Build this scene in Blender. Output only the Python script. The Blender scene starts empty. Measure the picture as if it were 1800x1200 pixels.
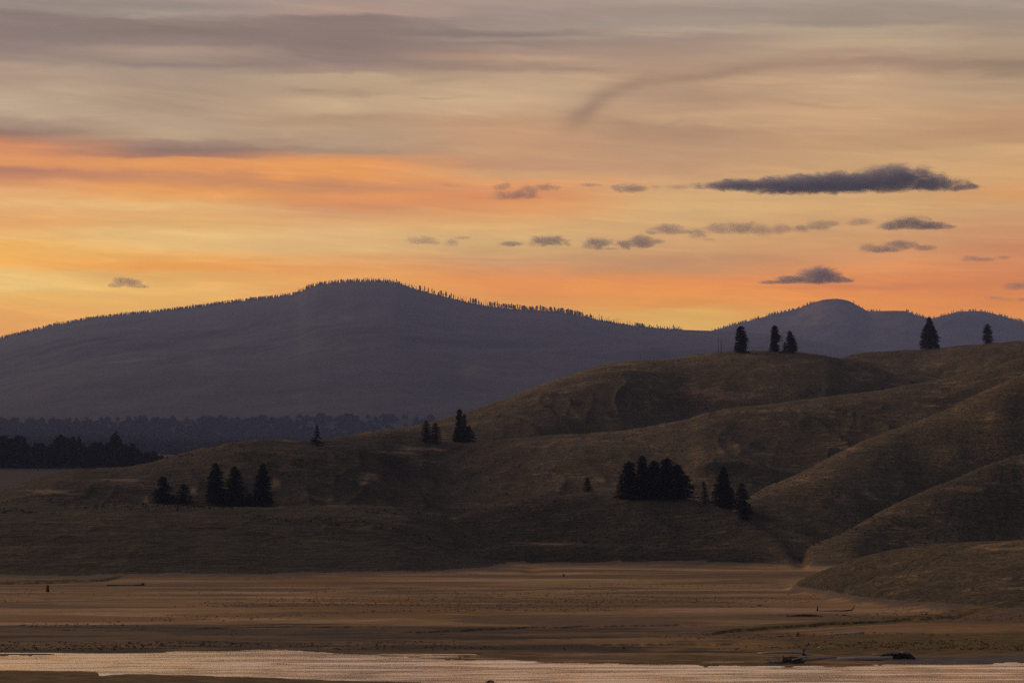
import bpy, bmesh, math, random
import numpy as np
from mathutils import Vector, Matrix

random.seed(7)
scene = bpy.context.scene
COL = scene.collection
W0, H0 = 1800.0, 1200.0
HALF = math.radians(10.0)
F = 900.0 / math.tan(HALF)                 # focal length in photo pixels
HORIZON = 950.0
PITCH = math.atan((HORIZON - 600.0) / F)
CAM_Z = 10.0
CP, SP = math.cos(PITCH), math.sin(PITCH)

# ------------------------------------------------------------------ camera
cam_d = bpy.data.cameras.new("camera")
cam_d.sensor_fit = 'HORIZONTAL'
cam_d.sensor_width = 36.0
cam_d.lens = 18.0 / math.tan(HALF)
cam_d.clip_start = 0.5
cam_d.clip_end = 60000.0
cam = bpy.data.objects.new("camera", cam_d)
COL.objects.link(cam)
cam.location = (0, 0, CAM_Z)
cam.rotation_euler = (math.pi / 2 + PITCH, 0, 0)
scene.camera = cam


def az_tan(px, py):
    """photo pixel -> azimuth (0 = ahead, + = right) and tangent of the elevation"""
    px = np.asarray(px, float); py = np.asarray(py, float)
    x = (px - 900.0) / F
    u = (600.0 - py) / F
    yy = CP - u * SP
    zz = SP + u * CP
    return np.arctan2(x, yy), zz / np.hypot(x, yy)


def pt(px, py, r):
    a, t = az_tan(px, py)
    return Vector((r * math.sin(a), r * math.cos(a), CAM_Z + t * r))


def pxsize(r):
    return r / F


# ------------------------------------------------------------------ numpy helpers
def pchip(xs, ys, x):
    xs = np.asarray(xs, float); ys = np.asarray(ys, float)
    h = np.diff(xs); d = np.diff(ys) / h
    m = np.zeros_like(ys)
    m[0], m[-1] = d[0], d[-1]
    for i in range(1, len(xs) - 1):
        if d[i - 1] * d[i] > 0:
            w1 = 2 * h[i] + h[i - 1]; w2 = h[i] + 2 * h[i - 1]
            m[i] = (w1 + w2) / (w1 / d[i - 1] + w2 / d[i])
    xc = np.clip(x, xs[0], xs[-1])
    k = np.clip(np.searchsorted(xs, xc) - 1, 0, len(xs) - 2)
    t = (xc - xs[k]) / h[k]
    return ((2 * t**3 - 3 * t**2 + 1) * ys[k] + (t**3 - 2 * t**2 + t) * h[k] * m[k]
            + (-2 * t**3 + 3 * t**2) * ys[k + 1] + (t**3 - t**2) * h[k] * m[k + 1])


def _hash(ix, iy, seed):
    n = (ix.astype(np.int64) * 374761393 + iy.astype(np.int64) * 668265263 + seed * 1442695041) & 0x7FFFFFFF
    n = ((n ^ (n >> 13)) * 1274126177) & 0x7FFFFFFF
    n = n ^ (n >> 16)
    return (n & 0xFFFF) / 65535.0


def vnoise(x, y, seed=0):
    ix = np.floor(x); iy = np.floor(y)
    fx = x - ix; fy = y - iy
    fx = fx**3 * (fx * (fx * 6 - 15) + 10); fy = fy**3 * (fy * (fy * 6 - 15) + 10)
    a = _hash(ix, iy, seed); b = _hash(ix + 1, iy, seed)
    c = _hash(ix, iy + 1, seed); d = _hash(ix + 1, iy + 1, seed)
    return (a + (b - a) * fx) * (1 - fy) + (c + (d - c) * fx) * fy - 0.5


def fbm(x, y, octaves=4, seed=0, gain=0.5):
    s = np.zeros_like(x); a = 1.0
    for o in range(octaves):
        s += a * vnoise(x, y, seed + o * 17)
        x, y = (x * 1.6 + y * 1.2) + 5.3, (-x * 1.2 + y * 1.6) - 2.7
        a *= gain
    return s


def sstep(a, b, x):
    t = np.clip((x - a) / (b - a), 0, 1)
    return t * t * (3 - 2 * t)


# ------------------------------------------------------------------ materials
def srgb(r, g, b):
    f = lambda c: (c / 12.92 if c <= 0.04045 else ((c + 0.055) / 1.055) ** 2.4)
    return (f(r / 255.0), f(g / 255.0), f(b / 255.0))


class NT:
    """small helper for writing node trees"""
    def __init__(self, tree):
        self.t = tree; self.n = tree.nodes; self.l = tree.links

    def new(self, kind, **kw):
        nd = self.n.new(kind)
        for k, v in kw.items():
            setattr(nd, k, v)
        return nd

    def put(self, sock, v):
        if hasattr(v, "is_linked") or isinstance(v, bpy.types.NodeSocket):
            self.l.new(v, sock)
        elif isinstance(v, (tuple, list)):
            sock.default_value = tuple(v) + ((1.0,) if len(v) == 3 and sock.type == 'RGBA' else ())
        else:
            sock.default_value = v

    def m(self, op, a, b=None, c=None, clamp=False):
        nd = self.new('ShaderNodeMath', operation=op, use_clamp=clamp)
        for i, v in enumerate((a, b, c)):
            if v is not None:
                self.put(nd.inputs[i], v)
        return nd.outputs[0]

    def mix(self, fac, a, b, mode='MIX'):
        nd = self.new('ShaderNodeMix', data_type='RGBA', blend_type=mode)
        self.put(nd.inputs[0], fac); self.put(nd.inputs[6], a); self.put(nd.inputs[7], b)
        return nd.outputs[2]

    def ss(self, x, a, b, lo=0.0, hi=1.0):
        nd = self.new('ShaderNodeMapRange', interpolation_type='SMOOTHSTEP')
        self.put(nd.inputs[0], x)
        for i, v in enumerate((a, b, lo, hi)):
            self.put(nd.inputs[i + 1], v)
        return nd.outputs[0]

    def noise(self, vec, scale, detail=4.0, rough=0.55, dist=0.0, dims='3D'):
        nd = self.new('ShaderNodeTexNoise', noise_dimensions=dims)
        self.put(nd.inputs['Vector'], vec)
        nd.inputs['Scale'].default_value = scale
        nd.inputs['Detail'].default_value = detail
        nd.inputs['Roughness'].default_value = rough
        nd.inputs['Distortion'].default_value = dist
        return nd.outputs[0]

    def mapping(self, vec, scale=(1, 1, 1), loc=(0, 0, 0), rot=(0, 0, 0)):
        nd = self.new('ShaderNodeMapping')
        self.put(nd.inputs[0], vec)
        nd.inputs['Location'].default_value = loc
        nd.inputs['Rotation'].default_value = rot
        nd.inputs['Scale'].default_value = scale
        return nd.outputs[0]

    def xyz(self, x, y, z):
        nd = self.new('ShaderNodeCombineXYZ')
        for i, v in enumerate((x, y, z)):
            self.put(nd.inputs[i], v)
        return nd.outputs[0]


def new_mat(name):
    m = bpy.data.materials.new(name)
    m.use_nodes = True
    nt = NT(m.node_tree)
    b = m.node_tree.nodes["Principled BSDF"]
    b.inputs['Roughness'].default_value = 0.95
    b.inputs['Specular IOR Level'].default_value = 0.1
    tc = nt.new('ShaderNodeTexCoord')
    return m, nt, b, tc.outputs['Object']


def bump(nt, b, height, strength, dist):
    nd = nt.new('ShaderNodeBump')
    nd.inputs['Strength'].default_value = strength
    nd.inputs['Distance'].default_value = dist
    nt.put(nd.inputs['Height'], height)
    nt.l.new(nd.outputs[0], b.inputs['Normal'])


def mat_hills():
    m, nt, b, co = new_mat("hill_grass")
    big = nt.noise(co, 0.010, 4, 0.55, 0.6)
    mid = nt.noise(co, 0.045, 5, 0.6, 0.8)
    wr = nt.noise(nt.mapping(co, (0.5, 0.35, 4.5)), 0.16, 5, 0.64, 1.6)
    fine = nt.noise(co, 0.9, 3, 0.7)
    f1 = nt.ss(nt.m('ADD', nt.m('MULTIPLY', big, 0.6), nt.m('MULTIPLY', mid, 0.4)), 0.40, 0.62)
    c = nt.mix(f1, GR_DARK, GR_MID)
    f2 = nt.ss(nt.m('ADD', nt.m('MULTIPLY', wr, 0.55), nt.m('MULTIPLY', mid, 0.45)), 0.52, 0.70)
    c = nt.mix(nt.m('MULTIPLY', f2, 0.75), c, GR_TAN)
    g = nt.ss(nt.noise(nt.mapping(co, loc=(31, 7, 3)), 0.02, 4, 0.6, 0.5), 0.55, 0.72)
    c = nt.mix(nt.m('MULTIPLY', g, 0.6), c, GR_GREEN)
    slope_light = nt.new('ShaderNodeAttribute', attribute_name="slope_light")
    c = nt.mix(1.0, c, nt.mix(slope_light.outputs['Fac'], (0.55, 0.56, 0.57), (1.74, 1.62, 1.42)), 'MULTIPLY')  # tints in the lit and shaded slopes
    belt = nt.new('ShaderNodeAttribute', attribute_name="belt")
    c = nt.mix(nt.m('MULTIPLY', belt.outputs['Fac'], 0.8), c, (0.020, 0.019, 0.014))  # shade of the steep hill foot, painted into the colour
    bare = nt.new('ShaderNodeAttribute', attribute_name="bare")
    c = nt.mix(nt.ss(nt.m('ADD', bare.outputs['Fac'], nt.m('MULTIPLY', nt.m('SUBTRACT', wr, 0.5), 2.6)), 0.25, 1.05, 0.0, 0.62), c, (0.33, 0.215, 0.12))
    c = nt.mix(1.0, c, nt.mix(nt.ss(fine, 0.3, 0.72), (0.45, 0.45, 0.45), (1.6, 1.55, 1.5)), 'MULTIPLY')
    nt.put(b.inputs['Base Color'], c)
    h = nt.m('ADD', nt.m('MULTIPLY', wr, 3.6), nt.m('MULTIPLY', fine, 0.55))
    bump(nt, b, h, 0.8, 1.0)
    return m


GR_DARK = (0.052, 0.043, 0.027)
GR_MID = (0.086, 0.068, 0.041)
GR_TAN = (0.27, 0.185, 0.095)
GR_GREEN = (0.042, 0.042, 0.024)


def mat_meadow():
    m, nt, b, co = new_mat("meadow_grass")
    big = nt.noise(nt.mapping(co, (0.8, 1, 1)), 0.013, 3, 0.55, 0.9)
    mid = nt.noise(nt.mapping(co, (0.55, 1, 1), (9, 4, 0)), 0.10, 6, 0.68, 0.8)
    fine = nt.noise(nt.mapping(co, (0.5, 1, 1)), 0.9, 4, 0.65, 0.2)
    tan = nt.mix(nt.ss(big, 0.38, 0.62), (0.225, 0.122, 0.043), (0.335, 0.203, 0.086))
    tan = nt.mix(nt.m('MULTIPLY', nt.ss(mid, 0.52, 0.66), 0.35), tan, (0.16, 0.085, 0.045))
    p2 = nt.noise(nt.mapping(co, (0.6, 1, 1), (2, 31, 0)), 0.021, 4, 0.6, 1.2)
    tan = nt.mix(nt.m('MULTIPLY', nt.ss(p2, 0.50, 0.58), 0.82), tan, (0.125, 0.078, 0.048))
    tan = nt.mix(nt.m('MULTIPLY', nt.ss(p2, 0.43, 0.35), 0.65), tan, (0.52, 0.33, 0.20))
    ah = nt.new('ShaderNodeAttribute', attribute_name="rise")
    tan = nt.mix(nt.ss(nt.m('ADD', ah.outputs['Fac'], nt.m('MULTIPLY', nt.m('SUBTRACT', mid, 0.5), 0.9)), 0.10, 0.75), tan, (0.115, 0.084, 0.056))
    # wet, dark ground by the river: by distance from the water's edge (attribute)
    at = nt.new('ShaderNodeAttribute', attribute_name="wet")
    wet = at.outputs['Fac']
    p3 = nt.noise(nt.mapping(co, (0.45, 1, 1), (2, 11, 0)), 0.055, 5, 0.66, 1.2)
    k = nt.m('ADD', nt.m('MULTIPLY', wet, 0.66), nt.m('ADD', nt.m('MULTIPLY', nt.m('SUBTRACT', mid, 0.5), 0.9), nt.m('MULTIPLY', nt.m('SUBTRACT', p3, 0.5), 2.2)))
    kk = nt.ss(k, 0.36, 0.60)
    mud = nt.mix(nt.ss(nt.m('ADD', nt.m('MULTIPLY', mid, 0.5), nt.m('MULTIPLY', p3, 0.5)), 0.42, 0.58), (0.150, 0.092, 0.048), (0.040, 0.031, 0.021))
    c = nt.mix(kk, tan, mud)
    at2 = nt.new('ShaderNodeAttribute', attribute_name="gravel")
    grav = nt.mix(nt.ss(fine, 0.3, 0.7), (0.085, 0.068, 0.058), (0.14, 0.112, 0.095))
    c = nt.mix(nt.ss(nt.m('ADD', at2.outputs['Fac'], nt.m('MULTIPLY', nt.m('SUBTRACT', mid, 0.5), 1.0)), 0.35, 0.65), c, grav)
    at3 = nt.new('ShaderNodeAttribute', attribute_name="sedge")
    sed = nt.mix(nt.ss(fine, 0.35, 0.65), (0.075, 0.050, 0.018), (0.18, 0.112, 0.038))
    c = nt.mix(nt.ss(nt.m('ADD', at3.outputs['Fac'], nt.m('MULTIPLY', nt.m('SUBTRACT', mid, 0.5), 1.0)), 0.35, 0.7), c, sed)
    c = nt.mix(1.0, c, nt.mix(nt.ss(fine, 0.3, 0.7), (0.72, 0.72, 0.72), (1.28, 1.28, 1.28)), 'MULTIPLY')
    nt.put(b.inputs['Base Color'], c)
    bump(nt, b, nt.m('ADD', fine, nt.m('MULTIPLY', mid, 1.5)), 0.6, 0.35)
    return m


def mat_mountain(name, clearing, seed):
    m, nt, b, co = new_mat(name)
    n1 = nt.noise(nt.mapping(co, loc=(seed, 0, 0)), 0.0035, 5, 0.6, 0.5)
    n2 = nt.noise(co, 0.03, 3, 0.7)
    c = nt.mix(nt.ss(n1, 0.35, 0.65), (0.026, 0.027, 0.033), (0.054, 0.049, 0.056))
    cl = nt.noise(nt.mapping(co, (1.0, 0.35, 0.9), (seed * 3.1, 2.0, 0)), 0.0016, 3, 0.5, 0.8)
    c = nt.mix(nt.m('MULTIPLY', nt.ss(cl, clearing, clearing + 0.12), 0.85), c, (0.17, 0.125, 0.085))
    c = nt.mix(1.0, c, nt.mix(nt.ss(n2, 0.3, 0.7), (0.75, 0.75, 0.75), (1.25, 1.25, 1.25)), 'MULTIPLY')
    nt.put(b.inputs['Base Color'], c)
    bump(nt, b, n2, 0.45, 10.0)
    return m


def mat_needles(name, c1, c2, scale=2.0):
    m, nt, b, co = new_mat(name)
    n = nt.noise(co, scale, 3, 0.6)
    nt.put(b.inputs['Base Color'], nt.mix(nt.ss(n, 0.35, 0.65), c1, c2))
    return m


def mat_wood(name, c1, c2):
    m, nt, b, co = new_mat(name)
    n = nt.noise(nt.mapping(co, (1.0, 6.0, 6.0)), 2.5, 4, 0.65, 0.5)
    nt.put(b.inputs['Base Color'], nt.mix(nt.ss(n, 0.35, 0.65), c1, c2))
    bump(nt, b, n, 0.5, 0.03)
    return m


def mat_water():
    m, nt, b, co = new_mat("river_water")
    b.inputs['Base Color'].default_value = (0.020, 0.016, 0.012, 1)
    b.inputs['Roughness'].default_value = 0.5
    gl = nt.new('ShaderNodeBsdfGlossy')
    gl.inputs['Color'].default_value = (0.97, 0.97, 0.97, 1)
    gl.inputs['Roughness'].default_value = 0.13
    w2 = nt.noise(nt.mapping(co, (0.30, 1.0, 1), (3, 1, 0)), 3.0, 3, 0.6, 0.2)
    nd = nt.new('ShaderNodeBump'); nd.inputs['Strength'].default_value = 0.35; nd.inputs['Distance'].default_value = 0.04
    nt.put(nd.inputs['Height'], w2); nt.l.new(nd.outputs[0], gl.inputs['Normal'])
    lw = nt.new('ShaderNodeFresnel'); lw.inputs['IOR'].default_value = 1.9
    ms = nt.new('ShaderNodeMixShader')
    nt.put(ms.inputs[0], nt.m('POWER', lw.outputs[0], 0.35))
    nt.l.new(b.outputs[0], ms.inputs[1]); nt.l.new(gl.outputs[0], ms.inputs[2])
    nt.l.new(ms.outputs[0], m.node_tree.nodes["Material Output"].inputs[0])
    return m


WAVE = 1.5

# ------------------------------------------------------------------ mesh building
def link_mesh(name, me, mat=None, parent=None):
    o = bpy.data.objects.new(name, me)
    COL.objects.link(o)
    if mat is not None and not me.materials:
        me.materials.append(mat)
    if parent is not None:
        o.parent = parent
    return o


def mesh_np(name, verts, faces, smooth=True):
    """verts (n,3) array, faces (m,k) array of one face size"""
    me = bpy.data.meshes.new(name)
    verts = np.ascontiguousarray(verts, np.float32); faces = np.ascontiguousarray(faces, np.int32)
    n, k = faces.shape
    me.vertices.add(len(verts)); me.vertices.foreach_set("co", verts.ravel())
    me.loops.add(n * k); me.loops.foreach_set("vertex_index", faces.ravel())
    me.polygons.add(n)
    me.polygons.foreach_set("loop_start", np.arange(0, n * k, k, dtype=np.int32))
    me.polygons.foreach_set("use_smooth", np.full(n, smooth, bool))
    me.update(calc_edges=True)
    me.validate()
    return me


def tag(o, label=None, cat=None, group=None, kind=None):
    if label: o["label"] = label
    if cat: o["category"] = cat
    if group: o["group"] = group
    if kind: o["kind"] = kind
    return o


def empty(name, loc):
    o = bpy.data.objects.new(name, None)
    o.empty_display_size = 0.5
    COL.objects.link(o)
    o.location = loc
    return o


def grid_mesh(name, A, R, Z, keep=None, attrs=None):
    """polar grid: A azimuths (n), R distances (m), Z (m,n)"""
    m, n = Z.shape
    X = R[:, None] * np.sin(A)[None, :]; Y = R[:, None] * np.cos(A)[None, :]
    V = np.stack([X, Y, Z], -1).reshape(-1, 3)
    idx = np.arange(m * n).reshape(m, n)
    Fq = np.stack([idx[:-1, :-1], idx[:-1, 1:], idx[1:, 1:], idx[1:, :-1]], -1)
    if keep is not None:
        Fq = Fq[keep]
    Fq = Fq.reshape(-1, 4)
    used = np.unique(Fq)
    remap = np.zeros(m * n, np.int64); remap[used] = np.arange(len(used))
    me = mesh_np(name, V[used], remap[Fq])
    for k, arr in (attrs or {}).items():
        at = me.attributes.new(k, 'FLOAT', 'POINT')
        at.data.foreach_set("value", np.ascontiguousarray(arr.reshape(-1)[used], np.float32))
    return me


# ------------------------------------------------------------------ the valley: plain, river banks and hills
deg = math.radians
AZ = np.concatenate([np.linspace(-deg(40), -deg(12.2), 50), np.linspace(-deg(12), deg(12), 820), np.linspace(deg(12.2), deg(40), 50)])
RR = np.concatenate([np.linspace(4, 185, 60), np.arange(186, 360, 0.6), np.arange(360, 560, 1.6), np.arange(560, 1060, 2.6),
                     np.arange(1060, 1760, 4.0), np.arange(1760, 2100, 8.0), np.linspace(2110, 3300, 40)])
PXA = 900 + np.tan(np.clip(AZ, -1.2, 1.2)) * F * CP       # photo column of each azimuth, for reading the crest lists

PLAIN = [(4, 8.3), (30, 7.2), (90, 3.6), (150, 1.2), (190, 0.35), (215, 0.15), (262, 0.0), (300, 0.18), (330, 0.32), (480, 0.62), (650, 1.1), (800, 2.2),
         (900, 3.8), (1000, 5.2), (1150, 9.0), (1400, 20), (1500, 29), (1600, 37), (2300, 69), (2600, 74), (3300, 84)]

HILLS = [
    # crest points (photo column, photo row, distance), front width, back width
    ([(200, 840, 1480), (400, 800, 1480), (560, 775, 1500), (700, 750, 1520), (760, 741, 1540), (800, 730, 1560), (850, 714, 1580), (900, 695, 1600),
      (950, 676, 1620), (1000, 659, 1640), (1040, 646, 1650), (1080, 637, 1660), (1120, 633.5, 1670), (1180, 631, 1690), (1220, 625, 1700),
      (1260, 620, 1700), (1300, 617, 1700), (1350, 617, 1700), (1400, 619, 1700), (1450, 625, 1700), (1490, 631, 1720), (1600, 648, 1750),
      (1700, 680, 1750), (1900, 760, 1700)], 430, 300),
    ([(1250, 700, 2000), (1350, 662, 2000), (1420, 641, 2000), (1480, 628, 2000), (1520, 620, 2000), (1600, 614.5, 2000), (1650, 611, 1990),
      (1700, 606, 1980), (1750, 602, 1960), (1800, 598, 1950), (2000, 585, 1900), (2600, 580, 1850)], 330, 300),
    ([(-600, 930, 1100), (-100, 900, 1150), (0, 864, 1150), (50, 846, 1160), (100, 831, 1170), (150, 823, 1180), (220, 820, 1190), (260, 812, 1200),
      (320, 797, 1220), (380, 783, 1240), (420, 776, 1250), (470, 773, 1260), (540, 773, 1270), (600, 767, 1290), (660, 760, 1310), (720, 757, 1330),
      (780, 768, 1330), (830, 774, 1320), (900, 770, 1310), (1000, 762, 1310), (1080, 757, 1320), (1150, 748, 1330), (1200, 738, 1340),
      (1240, 726, 1350), (1300, 715, 1370), (1400, 704, 1390), (1500, 690, 1410), (1560, 683, 1420), (1620, 672, 1430), (1680, 661, 1440),
      (1720, 650, 1440), (1760, 640, 1440), (1800, 628, 1440), (2000, 600, 1440), (2600, 590, 1440)], 330, 130),
    ([(1180, 985, 1020), (1250, 930, 1030), (1305, 880, 1050), (1350, 853, 1080), (1400, 832, 1100), (1450, 807, 1120), (1500, 782, 1140),
      (1560, 757, 1160), (1620, 735, 1180), (1700, 700, 1200), (1760, 673, 1210), (1800, 656, 1220), (2000, 610, 1230), (2600, 600, 1240)], 210, 110),
    ([(1360, 975, 900), (1420, 958, 900), (1480, 935, 905), (1540, 900, 930), (1600, 872, 950), (1650, 850, 960), (1700, 830, 970), (1750, 812, 980), (1800, 798, 990),
      (2000, 760, 1000), (2600, 740, 1000)], 95, 70),
    ([(700, 940, 960), (740, 925, 980), (790, 908, 1000), (850, 893, 1010), (900, 882, 1015), (950, 873, 1020), (1030, 866, 1025), (1090, 874, 1015),
      (1150, 873, 1010), (1200, 873, 1005), (1230, 880, 995), (1270, 893, 980), (1310, 910, 960), (1340, 928, 940), (1370, 950, 915),
      (1400, 972, 900), (1450, 992, 890)], 100, 60),
    ([(-600, 905, 900), (-200, 900, 900), (0, 889, 900), (100, 889, 905), (240, 884, 910), (300, 886, 915), (400, 889, 920), (480, 890, 930), (600, 889, 945),
      (700, 890, 960), (760, 900, 975), (820, 925, 985), (900, 960, 990), (980, 985, 990)], 245, 75),
    ([(560, 1006, 850), (620, 996, 860), (760, 976, 868), (880, 958, 875), (1000, 955, 875), (1100, 957, 872), (1250, 957, 868), (1330, 966, 865), (1390, 980, 860), (1450, 996, 855)], 34, 60),
    ([(1300, 1052, 580), (1350, 1045, 570), (1380, 1035, 562), (1420, 1012, 552), (1460, 996, 545), (1500, 983, 540), (1550, 970, 535), (1600, 961, 530),
      (1650, 954, 525), (1720, 950, 522), (1800, 947, 520), (2000, 935, 530), (2600, 920, 540)],
     [(1300, 25), (1380, 32), (1420, 60), (1500, 122), (1600, 140), (1800, 150), (2600, 160)], 120),
]
# low cut banks: (photo column, row) of the upper edge, drop in metres
BANKS = [
    ([(-300, 1030), (0, 1027), (90, 1026), (180, 1024), (260, 1018), (420, 1016), (560, 1011), (700, 1006), (830, 1002)], 0.55, 1.4, (-400, 860)),
    ([(1250, 1108), (1330, 1101), (1400, 1097), (1500, 1092), (1600, 1086), (1700, 1080), (1800, 1076), (2100, 1070)], 0.26, 0.5, (1180, 2600)),
    ([(640, 1110), (760, 1106), (900, 1100), (1050, 1098), (1250, 1095)], 0.18, 0.5, (560, 1280)),
    ([(-300, 1110), (0, 1106), (300, 1103), (520, 1098), (700, 1100)], 0.14, 0.6, (-600, 760)),
]
SHORE_FAR = [(-600, 1157), (0, 1152), (60, 1151), (200, 1148), (290, 1146), (400, 1143), (500, 1142), (600, 1147), (660, 1150), (700, 1156), (850, 1160), (1000, 1164),
             (1200, 1168), (1320, 1170), (1400, 1171), (1500, 1171), (1600, 1168), (1700, 1167), (1800, 1165), (2400, 1160)]
SHORE_NEAR = [(-600, 1172), (0, 1175.5), (60, 1177), (150, 1178.5), (176, 1180.5), (182, 1186.5), (210, 1184), (240, 1183), (300, 1184), (380, 1187), (480, 1189), (600, 1195), (700, 1197),
              (800, 1198.5), (860, 1197.5), (960, 1201), (1200, 1206), (2400, 1212)]


def r_of_row(pts, z=0.0):
    """distance per azimuth of a line drawn on the flat at height z"""
    ys = pchip([p[0] for p in pts], [p[1] for p in pts], PXA)
    _, t = az_tan(PXA, ys)
    return (z - CAM_Z) / t


def crest(pts):
    px = np.array([p[0] for p in pts], float); py = np.array([p[1] for p in pts], float); r = np.array([p[2] for p in pts], float)
    ys = pchip(px, py, PXA); D = pchip(px, r, PXA)
    _, t = az_tan(PXA, ys)
    return D, CAM_Z + t * D


AA, RG = np.meshgrid(AZ, RR)
XG, YG = RG * np.sin(AA), RG * np.cos(AA)
base = np.interp(RG, [p[0] for p in PLAIN], [p[1] for p in PLAIN])
base = base + fbm(XG * 0.02, YG * 0.02, 3, 5) * 0.25 * sstep(280, 420, RG)
z = base.copy()
hillness = np.zeros_like(z)
for k, (pts, wf, wb) in enumerate(HILLS):
    D, Z = crest(pts)
    if isinstance(wf, list): wf = pchip([p[0] for p in wf], [p[1] for p in wf], PXA)
    big = 1.0 if D.mean() > 1100 else (0.55 if D.mean() > 700 else 0.3)
    j0 = max(0, np.searchsorted(RR, (D - np.asarray(wf) * 1.6).min()) - 1); j1 = min(len(RR), np.searchsorted(RR, (D + wb).max()) + 1)
    zfull, hfull, keep_ = z, hillness, (AA, RG, XG, YG, base)
    AA, RG, XG, YG, base = (q[j0:j1] for q in keep_)
    z, hillness = zfull[j0:j1], hfull[j0:j1]
    wob = fbm(AA * 13 + RG / 210.0 + k * 9.1, RG / 420.0 - AA * 6, 3, 31 + k) * 0.26
    wfv = wf * (1 + wob)
    zb = np.interp(D - wf, [p[0] for p in PLAIN], [p[1] for p in PLAIN])[None, :]
    t = np.where(RG < D[None, :], (D[None, :] - RG) / wfv, (RG - D[None, :]) / wb)
    t = np.clip(t, 0, 1.0)
    prof = 0.5 * (1 + np.cos(np.pi * t ** 0.92)) * 0.70 + (1 - t) ** 1.5 * 0.30
    zk = zb + (Z[None, :] - zb) * prof
    backz = np.where(RG > D[None, :], base, -1e3)
    zk = np.where(RG > D[None, :], np.maximum(zb + (Z[None, :] - zb) * prof, backz - 50), zk)
    x0, x1 = pts[0][0], pts[-1][0]
    ends = np.ones_like(PXA)
    if x0 > -500: ends = ends * sstep(x0, x0 + 70, PXA)
    if x1 < 2300: ends = ends * (1 - sstep(x1 - 70, x1, PXA))
    zk = zb + (zk - zb) * ends[None, :] - (1 - ends[None, :]) * 4.0
    zk = np.where((t >= 1.0) | (ends[None, :] <= 0), -1e3, zk)
    # gullies and hummocks, strongest on the slopes, nil at the crest
    rel = np.clip((Z[None, :] - zb) / 40.0, 0, 1.6)
    gx, gy = XG * 0.82 + YG * 0.57, YG * 0.82 - XG * 0.57
    wq = fbm(gx * 0.005, gy * 0.005, 3, 3)
    gul = 0.6 * fbm(gx * 0.011 + 2.2 * wq, gy * 0.0045 + 1.3 * wq, 3, 50 + k) + 0.5 * fbm(XG * 0.017 - YG * 0.006 + 1.6 * wq, YG * 0.006 + XG * 0.003, 3, 70 + k)
    zk = zk + rel * gul * 2.0 * np.sin(np.pi * np.clip(t, 0, 1)) ** 0.8
    zk = zk + rel * fbm(XG * 0.055, YG * 0.03, 4, 90 + k) * 0.9 * (0.25 + t)
    rid = (1 - 2 * np.abs(vnoise(XG * 0.030 + YG * 0.012 + 1.5 * fbm(XG * 0.01, YG * 0.01, 2, 6), YG * 0.010 - XG * 0.006, 140 + k))) ** 5
    rid2 = (1 - 2 * np.abs(vnoise(XG * 0.08 + 1.2 * fbm(XG * 0.03, YG * 0.02, 2, 9), YG * 0.022 + XG * 0.02, 160 + k))) ** 4
    zk = zk + rel * (rid * 1.5 + rid2 * 0.55) * np.clip(t * 3, 0, 1) * (1 - np.clip(t, 0, 1) ** 3)
    kk = 1.2 if big > 0.5 else 0.35
    d = (zk - z) / kk
    hillness = np.maximum(hillness, sstep(-0.3, 1.2, zk - base))
    z = np.where(zk > -500, kk * np.logaddexp(z / kk, zk / kk) - kk * np.log(2) * np.exp(-np.clip(d * d * 0.2, 0, 50)), z)
    zfull[j0:j1] = z; hfull[j0:j1] = hillness
    z, hillness = zfull, hfull
    AA, RG, XG, YG, base = keep_
z = z + hillness * (fbm(XG * 0.09, YG * 0.07, 4, 7) * 0.8 + fbm(XG * 0.3, YG * 0.25, 2, 8) * 0.18) * np.clip(RG / 1200.0, 0.3, 1)

rf = r_of_row(SHORE_FAR) + fbm(AZ * 90, AZ * 0, 4, 21) * 3.0 + fbm(AZ * 420, AZ * 0, 3, 22) * 0.35
rn = r_of_row([(p[0], p[1] + 1.5) for p in SHORE_NEAR]) + fbm(AZ * 300, AZ * 0, 3, 23) * 0.5
rf, rn = rf[None, :], rn[None, :]
low = 1 - hillness
for pts, drop, w, (p0, p1) in BANKS:
    rb = (r_of_row(pts, 0.4) + fbm(AZ * 120, AZ * 0, 4, 61) * 5.0 + fbm(AZ * 700, AZ * 0, 3, 66) * 1.2)[None, :]
    side = (sstep(p0, p0 + 90, PXA) * (1 - sstep(p1 - 90, p1, PXA)))[None, :]
    fade = sstep(-w, 0, RG - rb) - 1.0                   # -1 nearer than the bank, 0 beyond
    near = np.exp(-np.clip(rb - RG, 0, None) / (45.0 if drop > 0.3 else 25.0))
    z = z + low * side * drop * fade * near
    z = z + low * side * drop * 0.12 * np.exp(-((RG - rb - 5) / 7.0) ** 2)
# the river bed, bars and the near bank
bedf = (RG - rf)
z = np.where((bedf > 0) & (bedf < 60), np.maximum(z, 0.02 + bedf * 0.004) * 1.0, z)
z = np.where((bedf > 0) & (bedf < 40), np.minimum(z, np.maximum(0.0, 0.035 * bedf) + 0.02 + hillness * 99 + sstep(8, 30, bedf) * 9), z)
inwater = (RG < rf) & (RG > rn)
depth = np.minimum(rf - RG, RG - rn)
z = np.where(inwater, -np.minimum(0.05 + depth * 0.06, 1.2), z)
nb = rn - RG
z = np.where(nb >= 0, np.maximum(0.0, z * np.clip((nb - 8) / 60, 0, 1)) + 0.10 * (1 - np.exp(-nb / 0.7)) + fbm(XG * 0.25, YG * 0.15, 4, 44) * 0.07 * np.clip(nb, 0, 1), z)
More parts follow.
